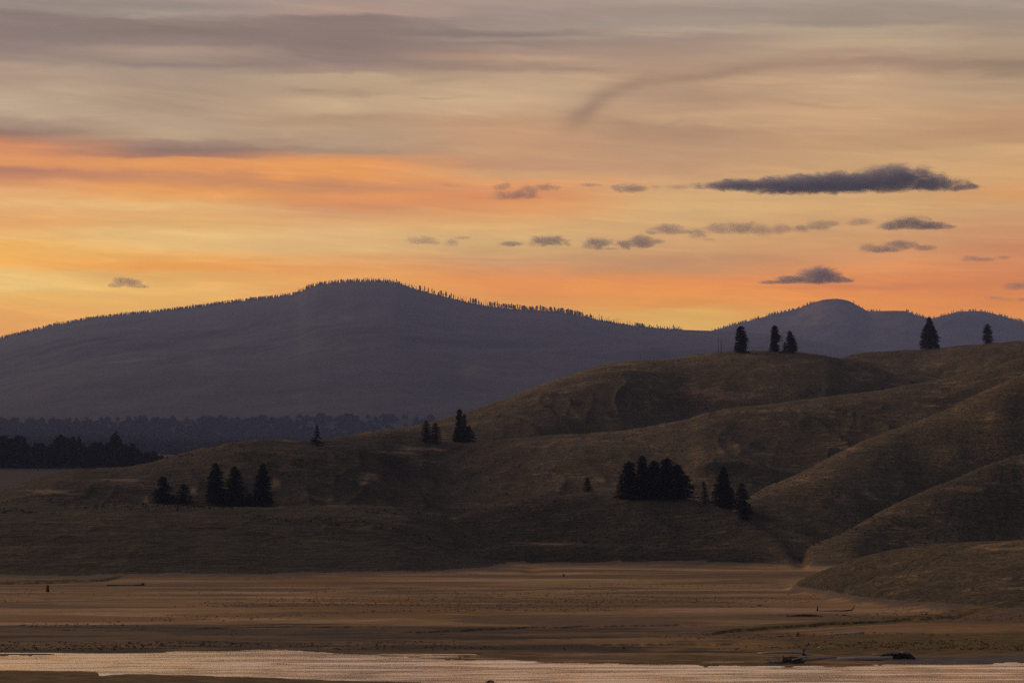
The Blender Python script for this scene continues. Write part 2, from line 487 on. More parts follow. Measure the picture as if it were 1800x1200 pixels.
# slack-water pools left on the bar, and a mud spit
def pool(px0, px1, row, dr, depth):
    global z
    _, t = az_tan(PXA, np.full_like(PXA, row))
    rc = ((0 - CAM_Z) / t)[None, :] + fbm(AZ * 200, AZ * 0, 3, 71)[None, :] * 2.5
    w = (sstep(px0, px0 + 60, PXA) * (1 - sstep(px1 - 80, px1, PXA)))[None, :]
    z = np.where(low > 0.5, z - depth * w * np.exp(-((RG - rc) / dr) ** 2), z)
pool(1020, 1340, 1134.5, 1.6, 0.75)
pool(650, 860, 1150.0, 1.2, 0.45)
pool(1290, 1560, 1105.0, 1.5, 0.0)
sp = (sstep(690, 720, PXA) * (1 - sstep(820, 850, PXA)))[None, :]
_, tsp = az_tan(PXA, np.full_like(PXA, 1154.0))
rs = (-CAM_Z / tsp)[None, :] + fbm(AZ * 250, AZ * 0, 3, 77)[None, :] * 1.0
z = np.maximum(z, np.where(sp > 0, -0.3 + sp * 0.42 * np.exp(-((RG - rs) / 1.5) ** 2), -9))

ROWG = HORIZON - (z - CAM_Z) / RG * F                     # photo row of every ground point (approx.), only for placing soils and painted shade
pxg = np.broadcast_to(PXA[None, :], z.shape)
wet = 1 - sstep(12, 115, bedf)
wet = np.where(bedf > 0, wet, 0) * (0.55 + 0.45 * (1 - sstep(900, 1300, pxg))) + 0.75 * np.exp(-((RG - 325) / 26.0) ** 2) * (1 - sstep(1000, 1400, pxg))
wet = np.where(nb > 0, 0.25, wet)
gravel = (sstep(1480, 1640, pxg) * (1 - sstep(9, 22, bedf)) + 0.25 * (1 - sstep(3, 10, bedf))) * (bedf > -3)
sedge = np.clip(sstep(1150, 1500, pxg) * sstep(12, 26, bedf) * (1 - sstep(58, 95, bedf)) * 0.8, 0, 1)
sedge = np.maximum(sedge, 0.62 * (1 - sstep(14, 30, bedf)) * sstep(700, 800, pxg) * (1 - sstep(1300, 1500, pxg)) * (bedf > 0))
sedge = np.where(nb > 0, 0.75, sedge)
for pts, drop, w, (p0, p1) in BANKS[:2]:
    rb = r_of_row(pts, 0.4)[None, :]
    side = (sstep(p0, p0 + 90, PXA) * (1 - sstep(p1 - 90, p1, PXA)))[None, :]
    sedge = np.maximum(sedge, side * np.exp(-((RG - rb) / (14 if drop < 1 else 22)) ** 2) * 0.9)

bare = np.zeros_like(z)
for (bx, by, ba, bb) in [(1275, 697, 80, 11), (1240, 690, 50, 8), (1660, 655, 40, 2), (1100, 640, 45, 5), (740, 789, 60, 3.5), (700, 796, 50, 3), (505, 776, 22, 2), (650, 838, 22, 9), (640, 848, 14, 6), (485, 850, 12, 10),
                         (340, 865, 10, 12), (262, 880, 12, 6), (580, 878, 10, 7), (1480, 884, 18, 5), (1500, 790, 50, 5), (1690, 860, 45, 6), (960, 955, 70, 2.5), (230, 845, 60, 3), (90, 865, 60, 4)]:
    bare = np.maximum(bare, np.exp(-((pxg - bx) / ba) ** 2 - ((ROWG - by - (pxg - bx) * 0.03) / bb) ** 2))
# grass tone with light painted in: paler right-hand slopes and knoll, shaded low terraces
slope_light = sstep(700, 1450, pxg + (RG - 1000) * 0.9) + fbm(XG * 0.008, YG * 0.008, 3, 301) * 0.5
belt = sstep(120, 420, pxg) * (1 - sstep(1120, 1410, pxg + 120 * fbm(XG * 0.03, YG * 0.03, 3, 306))) * sstep(950, 985, ROWG + 6 * fbm(XG * 0.02, YG * 0.02, 3, 305)) * (RG < 930)  # mask for the painted shade along the hill foot
slope_light = slope_light + 0.35 * sstep(1040, 1090, RG) * (1 - sstep(1330, 1420, RG)) * sstep(820, 980, pxg)
slope_light = slope_light * (1 - 0.95 * sstep(1045, 1008, RG) * sstep(560, 800, pxg) * (1 - sstep(1330, 1400, pxg)))
slope_light = np.clip(np.maximum(slope_light, sstep(60, -150, pxg) * 0.4), 0, 1)
Zv = z
is_hill = hillness > 0.9
fh = is_hill[:-1, :-1] & is_hill[1:, 1:] | (RR[:-1, None] > 1120)
MAT_HILL, MAT_MEADOW = mat_hills(), mat_meadow()
o = link_mesh("hills", grid_mesh("hills", AZ, RR, Zv, fh & ~((RR[:-1, None] > 1360) & (hillness[:-1, :-1] < 0.5) & np.broadcast_to(PXA[None, :-1] < 700, fh.shape)), {"bare": bare, "slope_light": slope_light, "belt": belt}), MAT_HILL); tag(o, kind="structure")
flat = (RR[:-1, None] > 1360) & (hillness[:-1, :-1] < 0.5) & np.broadcast_to(PXA[None, :-1] < 700, fh.shape)
m_, nt_, b_, co_ = new_mat("sagebrush_flat")
nt_.put(b_.inputs['Base Color'], nt_.mix(nt_.ss(nt_.noise(co_, 0.03, 4, 0.6), 0.35, 0.65), (0.012, 0.012, 0.012), (0.026, 0.024, 0.022)))
o = link_mesh("valley_flat", grid_mesh("valley_flat", AZ, RR, Zv, flat), m_); tag(o, kind="structure")
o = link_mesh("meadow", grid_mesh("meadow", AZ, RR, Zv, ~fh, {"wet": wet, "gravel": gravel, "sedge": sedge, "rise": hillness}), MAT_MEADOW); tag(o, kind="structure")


def hit(px, py):
    """first visible ground point of the valley under a photo pixel"""
    a, t = az_tan(px, py)
    i = int(np.argmin(np.abs(AZ - a)))
    for j in range(np.searchsorted(RR, 190), len(RR)):
        if Zv[j, i] - CAM_Z >= t * RR[j]:
            return Vector((RR[j] * math.sin(a), RR[j] * math.cos(a), float(Zv[j, i]))), RR[j]
    j = int(np.argmax((Zv[:, i] - CAM_Z) / RR))            # above the skyline: stand on the crest
    return Vector((RR[j] * math.sin(a), RR[j] * math.cos(a), float(Zv[j, i]))), RR[j]


def ground_z(x, y):
    a = math.atan2(x, y); r = math.hypot(x, y)
    i = int(np.clip(np.searchsorted(AZ, a), 1, len(AZ) - 1)); j = int(np.clip(np.searchsorted(RR, r), 1, len(RR) - 1))
    fa = (a - AZ[i - 1]) / (AZ[i] - AZ[i - 1]); fr = (r - RR[j - 1]) / (RR[j] - RR[j - 1])
    return float((Zv[j-1, i-1] * (1-fa) + Zv[j-1, i] * fa) * (1-fr) + (Zv[j, i-1] * (1-fa) + Zv[j, i] * fa) * fr)


# river surface: a sheet following the channel
Rw = np.concatenate([np.arange(150, 198, 4.0), np.arange(198, 266, 0.22), np.arange(266, 300, 2.0)])
Aw = np.concatenate([np.linspace(-deg(40), -deg(12.5), 40), np.linspace(-deg(12), deg(12), 320), np.linspace(deg(12.5), deg(40), 40)])
A2, R2 = np.meshgrid(Aw, Rw)
X2, Y2 = R2 * np.sin(A2), R2 * np.cos(A2)
calm = 0.35 + 0.65 * sstep(-0.16, 0.16, fbm(X2 * 0.016, Y2 * 0.20, 4, 205, 0.6))
chop = (np.abs(R2 - 232) < 34) & (np.abs(A2) < deg(12.2))
zw = WAVE * calm * (vnoise(X2 * 0.14 + 0.5 * vnoise(X2 * 0.05, Y2 * 0.1, 203), Y2 * 0.62, 201) * 0.075 + vnoise(X2 * 0.33, Y2 * 1.35, 202) * 0.022 + vnoise(X2 * 0.05, Y2 * 0.22, 204) * 0.05) * chop
o = link_mesh("river", grid_mesh("river", Aw, Rw, zw), mat_water()); tag(o, kind="structure")

# base ground out to the horizon
n = 96
ang = np.linspace(0, 2 * math.pi, n, endpoint=False)
V = [(0, 0, -3.0)] + [(6800 * math.sin(a), 22200 * math.cos(a) if math.cos(a) > 0 else 300 * math.cos(a), -3.0) for a in ang]
me = bpy.data.meshes.new("ground"); me.from_pydata(V, [], [(0, 1 + (i + 1) % n, 1 + i) for i in range(n)])
o = link_mesh("ground", me, MAT_HILL); tag(o, kind="structure")

# ------------------------------------------------------------------ the two mountains
MAIN = [(-900, 720), (-400, 660), (-150, 625), (0, 595), (50, 583), (100, 571), (150, 562), (200, 555), (250, 550), (300, 545), (350, 539), (400, 532), (450, 526), (500, 520), (522, 516),
        (540, 507), (560, 501), (600, 497), (625, 495), (650, 495), (690, 497), (710, 502), (740, 511), (780, 521), (820, 531), (860, 538), (900, 543),
        (950, 546), (990, 549), (1030, 557), (1060, 564), (1100, 570), (1140, 575), (1190, 579), (1230, 580.5), (1260, 581.5), (1330, 585), (1400, 594),
        (1450, 602), (1500, 613), (1560, 628), (1700, 660), (2000, 700), (2600, 720)]
FARM = [(-900, 640), (900, 630), (1150, 600), (1256, 580), (1280, 573), (1320, 563), (1360, 552), (1400, 543), (1430, 532), (1450, 526.5), (1470, 525), (1490, 528), (1510, 538),
        (1530, 547), (1570, 546), (1590, 546.5), (1610, 553), (1640, 559), (1660, 554), (1690, 547.5), (1720, 546.5), (1750, 552), (1780, 560), (1800, 566),
        (1900, 590), (2200, 610), (2600, 640)]
AM = np.concatenate([np.linspace(-deg(18), -deg(11.5), 40), np.linspace(-deg(11.4), deg(11.4), 620), np.linspace(deg(11.5), deg(18), 40)])
PXM = 900 + np.tan(AM) * F * CP


def mountain(name, ridge, D, foot, foot_row, back, rows, amp, mat, power):
    ys = pchip([p[0] for p in ridge], [p[1] for p in ridge], PXM)
    _, t = az_tan(PXM, ys)
    Zr = CAM_Z + t * D
    A2, R2 = np.meshgrid(AM, rows)
    X, Y = R2 * np.sin(A2), R2 * np.cos(A2)
    zf = CAM_Z + (HORIZON - foot_row) / F * foot
    tt = np.clip((R2 - foot) / (D - foot), 0, 1)
    Z = zf + (Zr[None, :] - zf) * tt ** power
    g = fbm(X * 0.0016 + fbm(X * 0.0006, Y * 0.0006, 2, 5), Y * 0.0007, 5, 13)
    Z = Z + amp * g * np.sin(np.pi * np.clip(tt, 0, 1)) ** 0.8
    Z = np.where(R2 > D, Zr[None, :] - (R2 - D) * 0.22, Z)
    Z = np.where(R2 < foot, zf * 0.96 - (foot - R2) * (zf * 0.96 - 60) / (foot - rows[0]) if foot < 12000 else zf - (foot - R2) * 0.2, Z)
    Z = np.maximum(Z, -2.0)
    me = grid_mesh(name, AM, rows, Z)
    ob = link_mesh(name, me, mat)
    tag(ob, kind="structure")
    return rows, Z, Zr


MD, FD = 14700.0, 19600.0
rowsM = np.concatenate([np.linspace(2700, 7280, 30), np.linspace(7350, MD, 170), np.linspace(MD + 50, 15800, 20)])
rowsF = np.concatenate([np.linspace(15900, FD, 120), np.linspace(FD + 50, 21000, 20)])
_, ZM, ZRM = mountain("mountain", MAIN, MD, 7280.0, 766.0, 0, rowsM, 50, mat_mountain("mountain_forest", 0.66, 1.7), 0.94)
_, ZF, ZRF = mountain("far_mountain", FARM, FD, 16000.0, 640.0, 0, rowsF, 95, mat_mountain("far_mountain_forest", 0.56, 4.4), 0.9)


def mtn_z(x, y):
    a = math.atan2(x, y); r = math.hypot(x, y)
    i = int(np.clip(np.searchsorted(AM, a), 1, len(AM) - 1)); j = int(np.clip(np.searchsorted(rowsM, r), 1, len(rowsM) - 1))
    return float(ZM[j, i])


# ------------------------------------------------------------------ trees
rng = np.random.default_rng(11)
MAT_NEEDLE = mat_needles("pine_needles", (0.010, 0.013, 0.009), (0.028, 0.032, 0.020), 0.5)
MAT_NEEDLE_WARM = mat_needles("dry_pine_needles", (0.016, 0.014, 0.010), (0.040, 0.034, 0.022), 0.5)
MAT_NEEDLE_PALE = mat_needles("pale_pine_needles", (0.030, 0.034, 0.026), (0.060, 0.062, 0.046), 0.5)
MAT_BARK = mat_wood("bark", (0.040, 0.030, 0.022), (0.11, 0.085, 0.062))
MAT_SNAG = mat_wood("bare_wood", (0.10, 0.075, 0.055), (0.18, 0.135, 0.10))
MAT_DRIFT = mat_wood("driftwood", (0.20, 0.165, 0.135), (0.44, 0.37, 0.30))
MAT_PALE_DRIFT = mat_wood("pale_driftwood", (0.42, 0.34, 0.27), (0.62, 0.52, 0.43))
MAT_DARK_WOOD = mat_wood("dark_wood", (0.036, 0.028, 0.022), (0.14, 0.11, 0.085))


def tris_mesh(name, P):
    """P (n,3,3): loose triangles"""
    n = len(P)
    return mesh_np(name, P.reshape(-1, 3), np.arange(n * 3).reshape(n, 3), smooth=False)


def tufts(C, size, up=0.35):
    """two leaf-spray triangles round each centre"""
    n = len(C)
    out = []
    for k in range(2):
        d = rng.normal(size=(n, 3)); d[:, 2] *= up
        d /= np.linalg.norm(d, axis=1)[:, None]
        e = rng.normal(size=(n, 3)); e -= (e * d).sum(1)[:, None] * d
        e /= np.linalg.norm(e, axis=1)[:, None]
        s = (size * rng.uniform(0.6, 1.35, n))[:, None]
        out.append(np.stack([C - d * s * 0.8 + e * s * 0.45, C - d * s * 0.8 - e * s * 0.45, C + d * s], 1))
    return np.concatenate(out)


def tube(V, Fc, pts, radii, sides=7):
    """append a bent tapering tube with closed ends to vertex / face lists"""
    pts = [Vector(p) for p in pts]
    base_i = len(V)
    for i, p in enumerate(pts):
        d = (pts[min(i + 1, len(pts) - 1)] - pts[max(i - 1, 0)]).normalized()
        a = d.orthogonal().normalized(); b = d.cross(a)
        for k in range(sides):
            t = 2 * math.pi * k / sides
            rr = radii[i] * (1 + 0.12 * math.sin(3 * t + i))
            V.append(tuple(p + a * math.cos(t) * rr + b * math.sin(t) * rr))
    for i in range(len(pts) - 1):
        for k in range(sides):
            q = base_i + i * sides
            Fc.append((q + k, q + (k + 1) % sides, q + sides + (k + 1) % sides, q + sides + k))
    Fc.append(tuple(base_i + k for k in reversed(range(sides))))
    Fc.append(tuple(base_i + (len(pts) - 1) * sides + k for k in range(sides)))


def tube_mesh(name, tubes, sides=7):
    V, Fc = [], []
    for p, r in tubes:
        tube(V, Fc, p, r, sides)
    me = bpy.data.meshes.new(name)
    me.from_pydata(V, [], Fc)
    for pl in me.polygons:
        pl.use_smooth = True
    return me


def crown_mesh(height, left, right, lean, density=1.0, bare=0.06, gaps=0.25, droop=0.25, size=None):
    """left / right: crown reach in metres from the foot to the top, as seen from the river"""
    ts = np.linspace(0, 1, len(left))
    C = []
    nlev = int(height / 0.42)
    for lv in range(nlev):
        t = (lv + rng.uniform(0, 1)) / nlev
        zc = height * (bare + (1 - bare) * t)
        nb = rng.integers(9, 14)
        lvl = rng.uniform(0.75, 1.08)
        for b in range(nb):
            if rng.random() < gaps * 0.6:
                continue
            ph = rng.uniform(0, 2 * math.pi)
            l = np.interp(t, ts, left); r_ = np.interp(t, ts, right)
            w = (1 + math.cos(ph)) / 2
            R = 1.16 * (r_ * w + l * (1 - w)) * lvl * rng.uniform(0.8, 1.1)
            k = max(3, int(R / 0.30 * density))
            s = np.linspace(0.12, 1, k) + rng.uniform(-0.05, 0.05, k)
            x = math.cos(ph) * R * s; y = math.sin(ph) * R * s
            z_ = zc - droop * R * s ** 1.5 + 0.10 * R * np.maximum(s - 0.7, 0) + rng.normal(0, 0.10, k)
            spread = 0.16 * R * (1 - 0.5 * s)
            x = x + rng.normal(0, 1, k) * spread; y = y + rng.normal(0, 1, k) * spread
            C.append(np.stack([x + lean * t, y, np.clip(z_, 0.12, height * 1.02)], 1))
    C.append(np.stack([np.full(6, lean) + rng.normal(0, .06, 6), rng.normal(0, .06, 6), height * np.linspace(0.95, 1.01, 6)], 1))
    C = np.concatenate(C)
    return tris_mesh("crown", tufts(C, size or max(0.30, height * 0.032)))


def conifer(name, label, cat, px, base, top, left, right, mat=None, lean=0.0, group=None, gaps=0.25, trunk=0.012, **kw):
    P, r = hit(px, base)
    s = pxsize(r)
    h = (base - top) * s
    P.z = ground_z(P.x, P.y) - 0.15
    root = empty(name, P)
    root.rotation_euler[2] = -math.atan2(P.x, P.y)
    tag(root, label, cat, group)
    if group in (G_CLUMP, G_LEFT):
        left, right = [a * 1.2 for a in left], [a * 1.2 for a in right]
    cr = link_mesh("crown", crown_mesh(h, [a * s for a in left], [a * s for a in right], lean * s, gaps=gaps, **kw), mat or MAT_NEEDLE, root)
    rad = max(0.12, h * trunk)
    tk = link_mesh("trunk", tube_mesh("trunk", [([(0, 0, -0.3), (0.02, 0, h * 0.2), (lean * s * 0.5, 0.02, h * 0.55), (lean * s * 0.95, 0, h * 0.97)],
                                                [rad * 1.35, rad, rad * 0.6, rad * 0.12])]), MAT_BARK, root)
    return root


G_TOP = "trees standing along the skyline of the grassy ridge"
G_LEFT = "dark trees on the low shelf of the left hill"
G_CLUMP = "dense tree clump on the middle knoll"
G_SLOPE = "trees on the slope below the big knoll"
N = MAT_NEEDLE; NW = MAT_NEEDLE_WARM; NP = MAT_NEEDLE_PALE
conifer("pine_tree", "broad dark pine with two blunt tops alone on the rounded hilltop", "tree", 1302, 619.5, 574, [14, 11, 9, 9, 8, 7, 5], [13, 9, 12, 11, 10, 9, 5], N, 0, G_TOP, 0.12, density=1.3)
conifer("pine_tree", "slim ragged pine with branches sticking out to the right on the rounded hilltop", "tree", 1360, 619, 572, [9, 7, 5, 5, 6, 5, 3], [7, 12, 4, 13, 9, 7, 3], N, 2, G_TOP, 0.22)
conifer("pine_tree", "knee-high young pine tucked beside the leaning pine on the hilltop", "tree", 1379.5, 619, 601, [4.5, 4.5, 3.5, 1.5], [4.5, 4, 3, 1.2], NW, 0, G_TOP, 0.15)
conifer("pine_tree", "broad pine leaning left with a pointed top on the rounded hilltop", "tree", 1392, 619.5, 581, [9, 9, 8, 7, 6, 4, 2], [10, 9, 10, 10, 9, 5, 2], NW, -4, G_TOP, 0.15, density=1.2)
conifer("fir_tree", "tall layered fir with see-through branches on the far right ridge", "tree", 1635, 614, 560, [13, 16, 12, 13, 9, 6, 2], [16, 13, 14, 11, 9, 5, 2], NP, -1, G_TOP, 0.45)
conifer("pine_tree", "small pale bushy pine on the far right ridge, right of the layered fir", "tree", 1736, 605, 571, [7, 8, 9, 8, 7, 4], [8, 10, 9, 8, 6, 3], NP, 0, G_TOP, 0.5)
conifer("fir_tree", "lone little cone-shaped fir on the crest of the left hill", "tree", 557, 784.5, 748, [10, 10, 8, 5, 2.5, 1], [10, 10, 8, 5, 2.5, 1], NW, 0, G_SLOPE, 0.2)
conifer("pine_tree", "narrow dark pine forming the left half of the squat pair below the knoll", "tree", 750, 779.5, 741, [8, 9, 8, 8, 6, 4], [8, 9, 8, 7, 6, 4], N, -1, G_SLOPE, 0.15)
conifer("pine_tree", "wider dark pine forming the right half of the squat pair below the knoll", "tree", 765, 780, 744, [11, 11, 10, 9, 7, 4], [10, 10, 10, 9, 7, 4], NW, 0, G_SLOPE, 0.15)
conifer("fir_tree", "tall thin spire of a fir rising from bushes below the knoll", "tree", 807, 777, 719, [11, 10, 8, 6, 5, 5, 3], [11, 10, 8, 6, 5, 5, 3], N, 1, G_SLOPE, 0.2)
conifer("fir_tree", "wispy thin fir just right of the tall spire below the knoll", "tree", 816, 777, 728, [8, 7, 5, 4, 3, 2], [8, 8, 6, 4, 3, 2], NP, 0, G_SLOPE, 0.5)
conifer("pine_tree", "rounded dark bush-like pine at the foot of the tall spire", "tree", 825, 777, 748, [12, 12, 10, 7, 4], [10, 11, 9, 6, 3], N, 0, G_SLOPE, 0.15)
conifer("pine_tree", "dome-shaped dark tree, first from the left on the low shelf", "tree", 288, 885, 838, [18, 18, 15, 12, 8, 4], [19, 19, 17, 13, 9, 4], N, -2, G_LEFT, 0.08, density=1.25)
conifer("pine_tree", "short squat tree beside the dome-shaped one on the low shelf", "tree", 323, 886, 851, [13, 14, 13, 11, 7, 4], [14, 14, 13, 11, 8, 4], NW, 0, G_LEFT, 0.15)
conifer("fir_tree", "tall column-shaped tree, left one of three columns on the low shelf", "tree", 379, 887, 816, [12, 13, 13, 12, 11, 9, 5, 2], [13, 14, 14, 13, 12, 9, 5, 2], N, 0, G_LEFT, 0.12)
conifer("fir_tree", "tapering tree, middle and shortest of three columns on the low shelf", "tree", 413, 888, 823, [16, 16, 14, 12, 11, 8, 4], [19, 17, 15, 13, 11, 8, 4], NW, -1, G_LEFT, 0.15)
conifer("fir_tree", "tall dark column, right one of three columns on the low shelf", "tree", 461, 888, 817, [15, 14, 13, 12, 11, 9, 5, 2], [16, 15, 14, 13, 12, 10, 6, 2], N, 0, G_LEFT, 0.1)
conifer("shrub", "low dark shrub between the left and middle columns of trees", "shrub", 396, 887.5, 866, [10, 11, 9, 5], [10, 11, 9, 5], N, 0, G_LEFT, 0.2)
conifer("shrub", "low dark shrub between the middle and right columns of trees", "shrub", 438, 888.5, 868, [11, 12, 9, 5], [11, 11, 9, 4], N, 0, G_LEFT, 0.2)
conifer("fir_tree", "tiny lone fir on the crest left of the dense clump", "tree", 1033, 866, 841, [6, 6, 5, 3, 1], [8, 7, 5, 3, 1], N, -1, G_CLUMP, 0.15)
conifer("shrub", "spreading bush at the left foot of the dense clump", "shrub", 1091, 876, 836, [9, 9, 8, 6, 4], [10, 10, 9, 7, 4], NW, 2, G_CLUMP, 0.3)
conifer("pine_tree", "square-topped tree at the left end of the dense clump", "tree", 1106, 878, 812, [11, 12, 12, 12, 11, 9, 6], [14, 14, 14, 13, 12, 9, 6], N, 0, G_CLUMP, 0.1, density=1.2)
conifer("fir_tree", "tallest spire of the dense clump, poking above its neighbours", "tree", 1129, 878, 802, [12, 12, 11, 9, 7, 6, 4], [12, 12, 11, 9, 8, 6, 4], N, 0, G_CLUMP, 0.1, density=1.2)
conifer("pine_tree", "rounded tree in the middle of the dense clump, right of its spire", "tree", 1150, 877, 810, [14, 14, 13, 12, 11, 9, 5], [14, 14, 14, 13, 11, 9, 5], N, 0, G_CLUMP, 0.1, density=1.2)
conifer("fir_tree", "second highest tree of the dense clump with a blunt point", "tree", 1173, 876, 805, [15, 15, 14, 13, 12, 9, 5], [15, 15, 15, 14, 12, 10, 5], N, 0, G_CLUMP, 0.08, density=1.2)
conifer("pine_tree", "wide tree sloping down like a shoulder at the right end of the dense clump", "tree", 1197, 875, 816, [17, 17, 16, 15, 13, 10, 6], [26, 25, 22, 18, 13, 8, 4], N, -6, G_CLUMP, 0.08, density=1.25)
conifer("fir_tree", "thin pale sapling in the gap right of the dense clump", "tree", 1240, 886, 846, [8, 7, 5, 3, 1.5], [10, 8, 6, 3, 1.5], NP, -3, G_CLUMP, 0.45)
conifer("fir_tree", "tall pointed fir standing apart in the gully right of the dense clump", "tree", 1273, 894, 821, [17, 16, 15, 12, 9, 6, 2], [16, 15, 14, 11, 8, 5, 2], N, -1, G_CLUMP, 0.12, density=1.2)
conifer("fir_tree", "shorter fir at the edge of the gully, right of the tall pointed fir", "tree", 1304, 903, 850, [15, 15, 13, 10, 7, 3], [15, 15, 13, 11, 7, 3], NW, 0, G_CLUMP, 0.2)
conifer("shrub", "dark bush clinging to the steep gully edge below the shorter fir", "shrub", 1311, 914, 880, [12, 12, 10, 7, 3], [9, 10, 9, 7, 3], N, -2, G_CLUMP, 0.15)


def snag(label, px, base, top, seed, mat=MAT_SNAG):
    rs = np.random.default_rng(seed)
    P, r = hit(px, base); s = pxsize(r); h = (base - top) * s
    P.z = ground_z(P.x, P.y) - 0.1
    root = empty("dead_tree", P); tag(root, label, "dead tree", G_TOP)
    rad = 0.02 * h
    link_mesh("trunk", tube_mesh("trunk", [([(0, 0, -0.3), (0.05, 0, h * 0.4), (0.02, 0, h * 0.75), (0.1, 0, h)], [rad, rad * 0.8, rad * 0.5, 0.03])]), mat, root)
    tb = []
    for k in range(26):
        zz = h * rs.uniform(0.12, 0.97); a = rs.uniform(0, 6.28); L = h * 0.075 * (1.1 - zz / h) + 0.25
        tb.append(([(0, 0, zz), (math.cos(a) * L * 0.6, math.sin(a) * L * 0.6, zz + 0.05), (math.cos(a) * L, math.sin(a) * L, zz + rs.uniform(-0.3, 0.3))], [0.05, 0.035, 0.012]))
    link_mesh("crown", tube_mesh("crown", tb, 4), mat, root)


snag("thin bare trunk without needles at the left end of the rounded hilltop", 1267.5, 622, 586, 3)
snag("even thinner bare stem just left of the bare trunk on the hilltop", 1262.5, 622.5, 594, 4)

# trees along the ridge of the big mountain
def far_tree_mesh(name, h, w, kind, seed):
    global rng
    keep = rng; rng = np.random.default_rng(seed)
    V, Fc = [], []
    tube(V, Fc, [(0, 0, -3), (0, 0, h * 0.5), (rng.uniform(-.4, .4), 0, h)], [w * 0.16, w * 0.11, w * 0.05], 5)
    me0 = [np.array([V[i] for i in (f[0], f[j], f[j + 1])]) for f in Fc for j in range(1, len(f) - 1)]
    C = []
    if kind == 'snag':
        for k in range(10):
            z_ = h * rng.uniform(0.3, 0.95); a = rng.uniform(0, 6.28)
            C.append([math.cos(a) * w * 0.2, math.sin(a) * w * 0.2, z_])
        T = tufts(np.array(C), w * 0.22)
    else:
        for k in range(130):
            t = rng.random() ** 0.9
            z_ = h * (0.08 + 0.92 * t)
            rr = w * 0.5 * ((1 - t) ** 0.6 if kind == 'spire' else (math.sin(math.pi * min(1, t * 0.85 + 0.15)) ** 0.5)) * math.sqrt(rng.random()) * rng.uniform(.6, 1.15)
            a = rng.uniform(0, 6.28)
            C.append([math.cos(a) * rr, math.sin(a) * rr, z_])
        T = tufts(np.array(C), w * 0.24)
    rng = keep
    return tris_mesh(name, np.concatenate([np.array(me0), T]))


KINDS = {'spire': [far_tree_mesh("ridge_tree", 20, 6.5, 'spire', 100 + i) for i in range(4)],
         'bushy': [far_tree_mesh("ridge_tree", 18, 8.5, 'bushy', 120 + i) for i in range(4)],
         'snag': [far_tree_mesh("ridge_snag", 22, 5.0, 'snag', 140 + i) for i in range(3)]}
for ks in KINDS.values():
    for me in ks:
        me.materials.append(MAT_NEEDLE)
rt = random.Random(5)
SEG = [  # photo columns, how many, mix of kinds, height range in photo rows, where it stands
    (690, 716, 7, "bbs", (4, 7), "just past the summit of the big mountain"),
    (716, 862, 40, "ssbn", (4, 11), "strung out on the upper right slope of the big mountain"),
    (862, 960, 38, "bsbs", (6, 10), "packed close on the middle of the right ridge"),
    (960, 1042, 34, "bsbb", (5, 9), "packed close further down the right ridge"),
    (1042, 1118, 20, "nsn", (4, 9), "thinly spread on the lower right ridge"),
    (1118, 1132, 8, "bbb", (5, 7), "bunched in a small clump on the lower right ridge"),
    (1132, 1200, 22, "nssb", (3, 7), "dwindling at the low end of the right ridge"),
]
WORDS = {'s': ('spire', "slim pointed conifer"), 'b': ('bushy', "bushy dark conifer"), 'n': ('snag', "bare pole-like snag")}
aR = AM


def ridge_point(px):
    a = float(az_tan(px, 560)[0])
    i = int(np.clip(np.searchsorted(AM, a), 1, len(AM) - 1))
    t = (a - AM[i - 1]) / (AM[i] - AM[i - 1])
    return a, float(ZRM[i - 1] * (1 - t) + ZRM[i] * t)


ridge_jobs = []
for (p0, p1, nn, mix, (h0, h1), where) in SEG:
    for k in range(nn):
        px = p0 + (k + rt.uniform(0.1, 0.9)) * (p1 - p0) / nn
        ridge_jobs.append((px, rt.choice(mix), rt.uniform(h0, h1) * (1.0 if rt.random() > 0.12 else 1.2), where))
for (px, kd, hp, where) in ridge_jobs:
    kind, words = WORDS[kd]
    me = rt.choice(KINDS[kind])
    o = bpy.data.objects.new("ridge_snag" if kd == 'n' else "ridge_tree", me); COL.objects.link(o)
    a, zr = ridge_point(px)
    r = MD + rt.uniform(-25, 5)
    o.location = (r * math.sin(a), r * math.cos(a), zr - 1.5)
    sc = hp * pxsize(MD) / 20.0
    o.scale = (max(sc, 0.75) * rt.uniform(0.85, 1.15),) * 2 + (sc,)
    o.rotation_euler[2] = rt.uniform(0, 6.28)
    tag(o, "%s %s" % (words, where), "tree", "ridge-top trees on the big mountain")
o = link_mesh("ridge_snag", far_tree_mesh("ridge_snag", 38, 7.0, 'snag', 333), MAT_NEEDLE)
a, zr = ridge_point(1053); o.location = (MD * math.sin(a), MD * math.cos(a), zr - 1.5)
tag(o, "tallest lone snag sticking up like a mast from the right ridge", "tree", "ridge-top trees on the big mountain")


def forest(name, spots, mat, tri=26):
    """a far-off wood that reads as one mass: spots = (x, y, z, height, width)"""
    S = np.array(spots, float)
    allT = []
    for (x, y, zz, h, w) in S:
        t = rng.random(tri) ** 0.85
        rr = w * 0.5 * (1 - t) ** 0.65 * np.sqrt(rng.random(tri)) * rng.uniform(0.8, 1.15, tri)
        ph = rng.uniform(0, 6.283, tri)
        C = np.stack([x + np.cos(ph) * rr, y + np.sin(ph) * rr, zz + h * t], 1)
        allT.append(tufts(C, w * 0.24, 0.6)); 
        b = w * 0.30
        tip = np.array([x, y, zz + h]); q = [np.array([x + math.cos(g) * b, y + math.sin(g) * b, zz - 2]) for g in (0, 2.09, 4.19)]
        allT.append(np.array([[q[0], q[1], tip], [q[1], q[2], tip], [q[2], q[0], tip]]))
    o = link_mesh(name, tris_mesh(name, np.concatenate(allT)), mat)
    tag(o, kind="stuff")
    return o


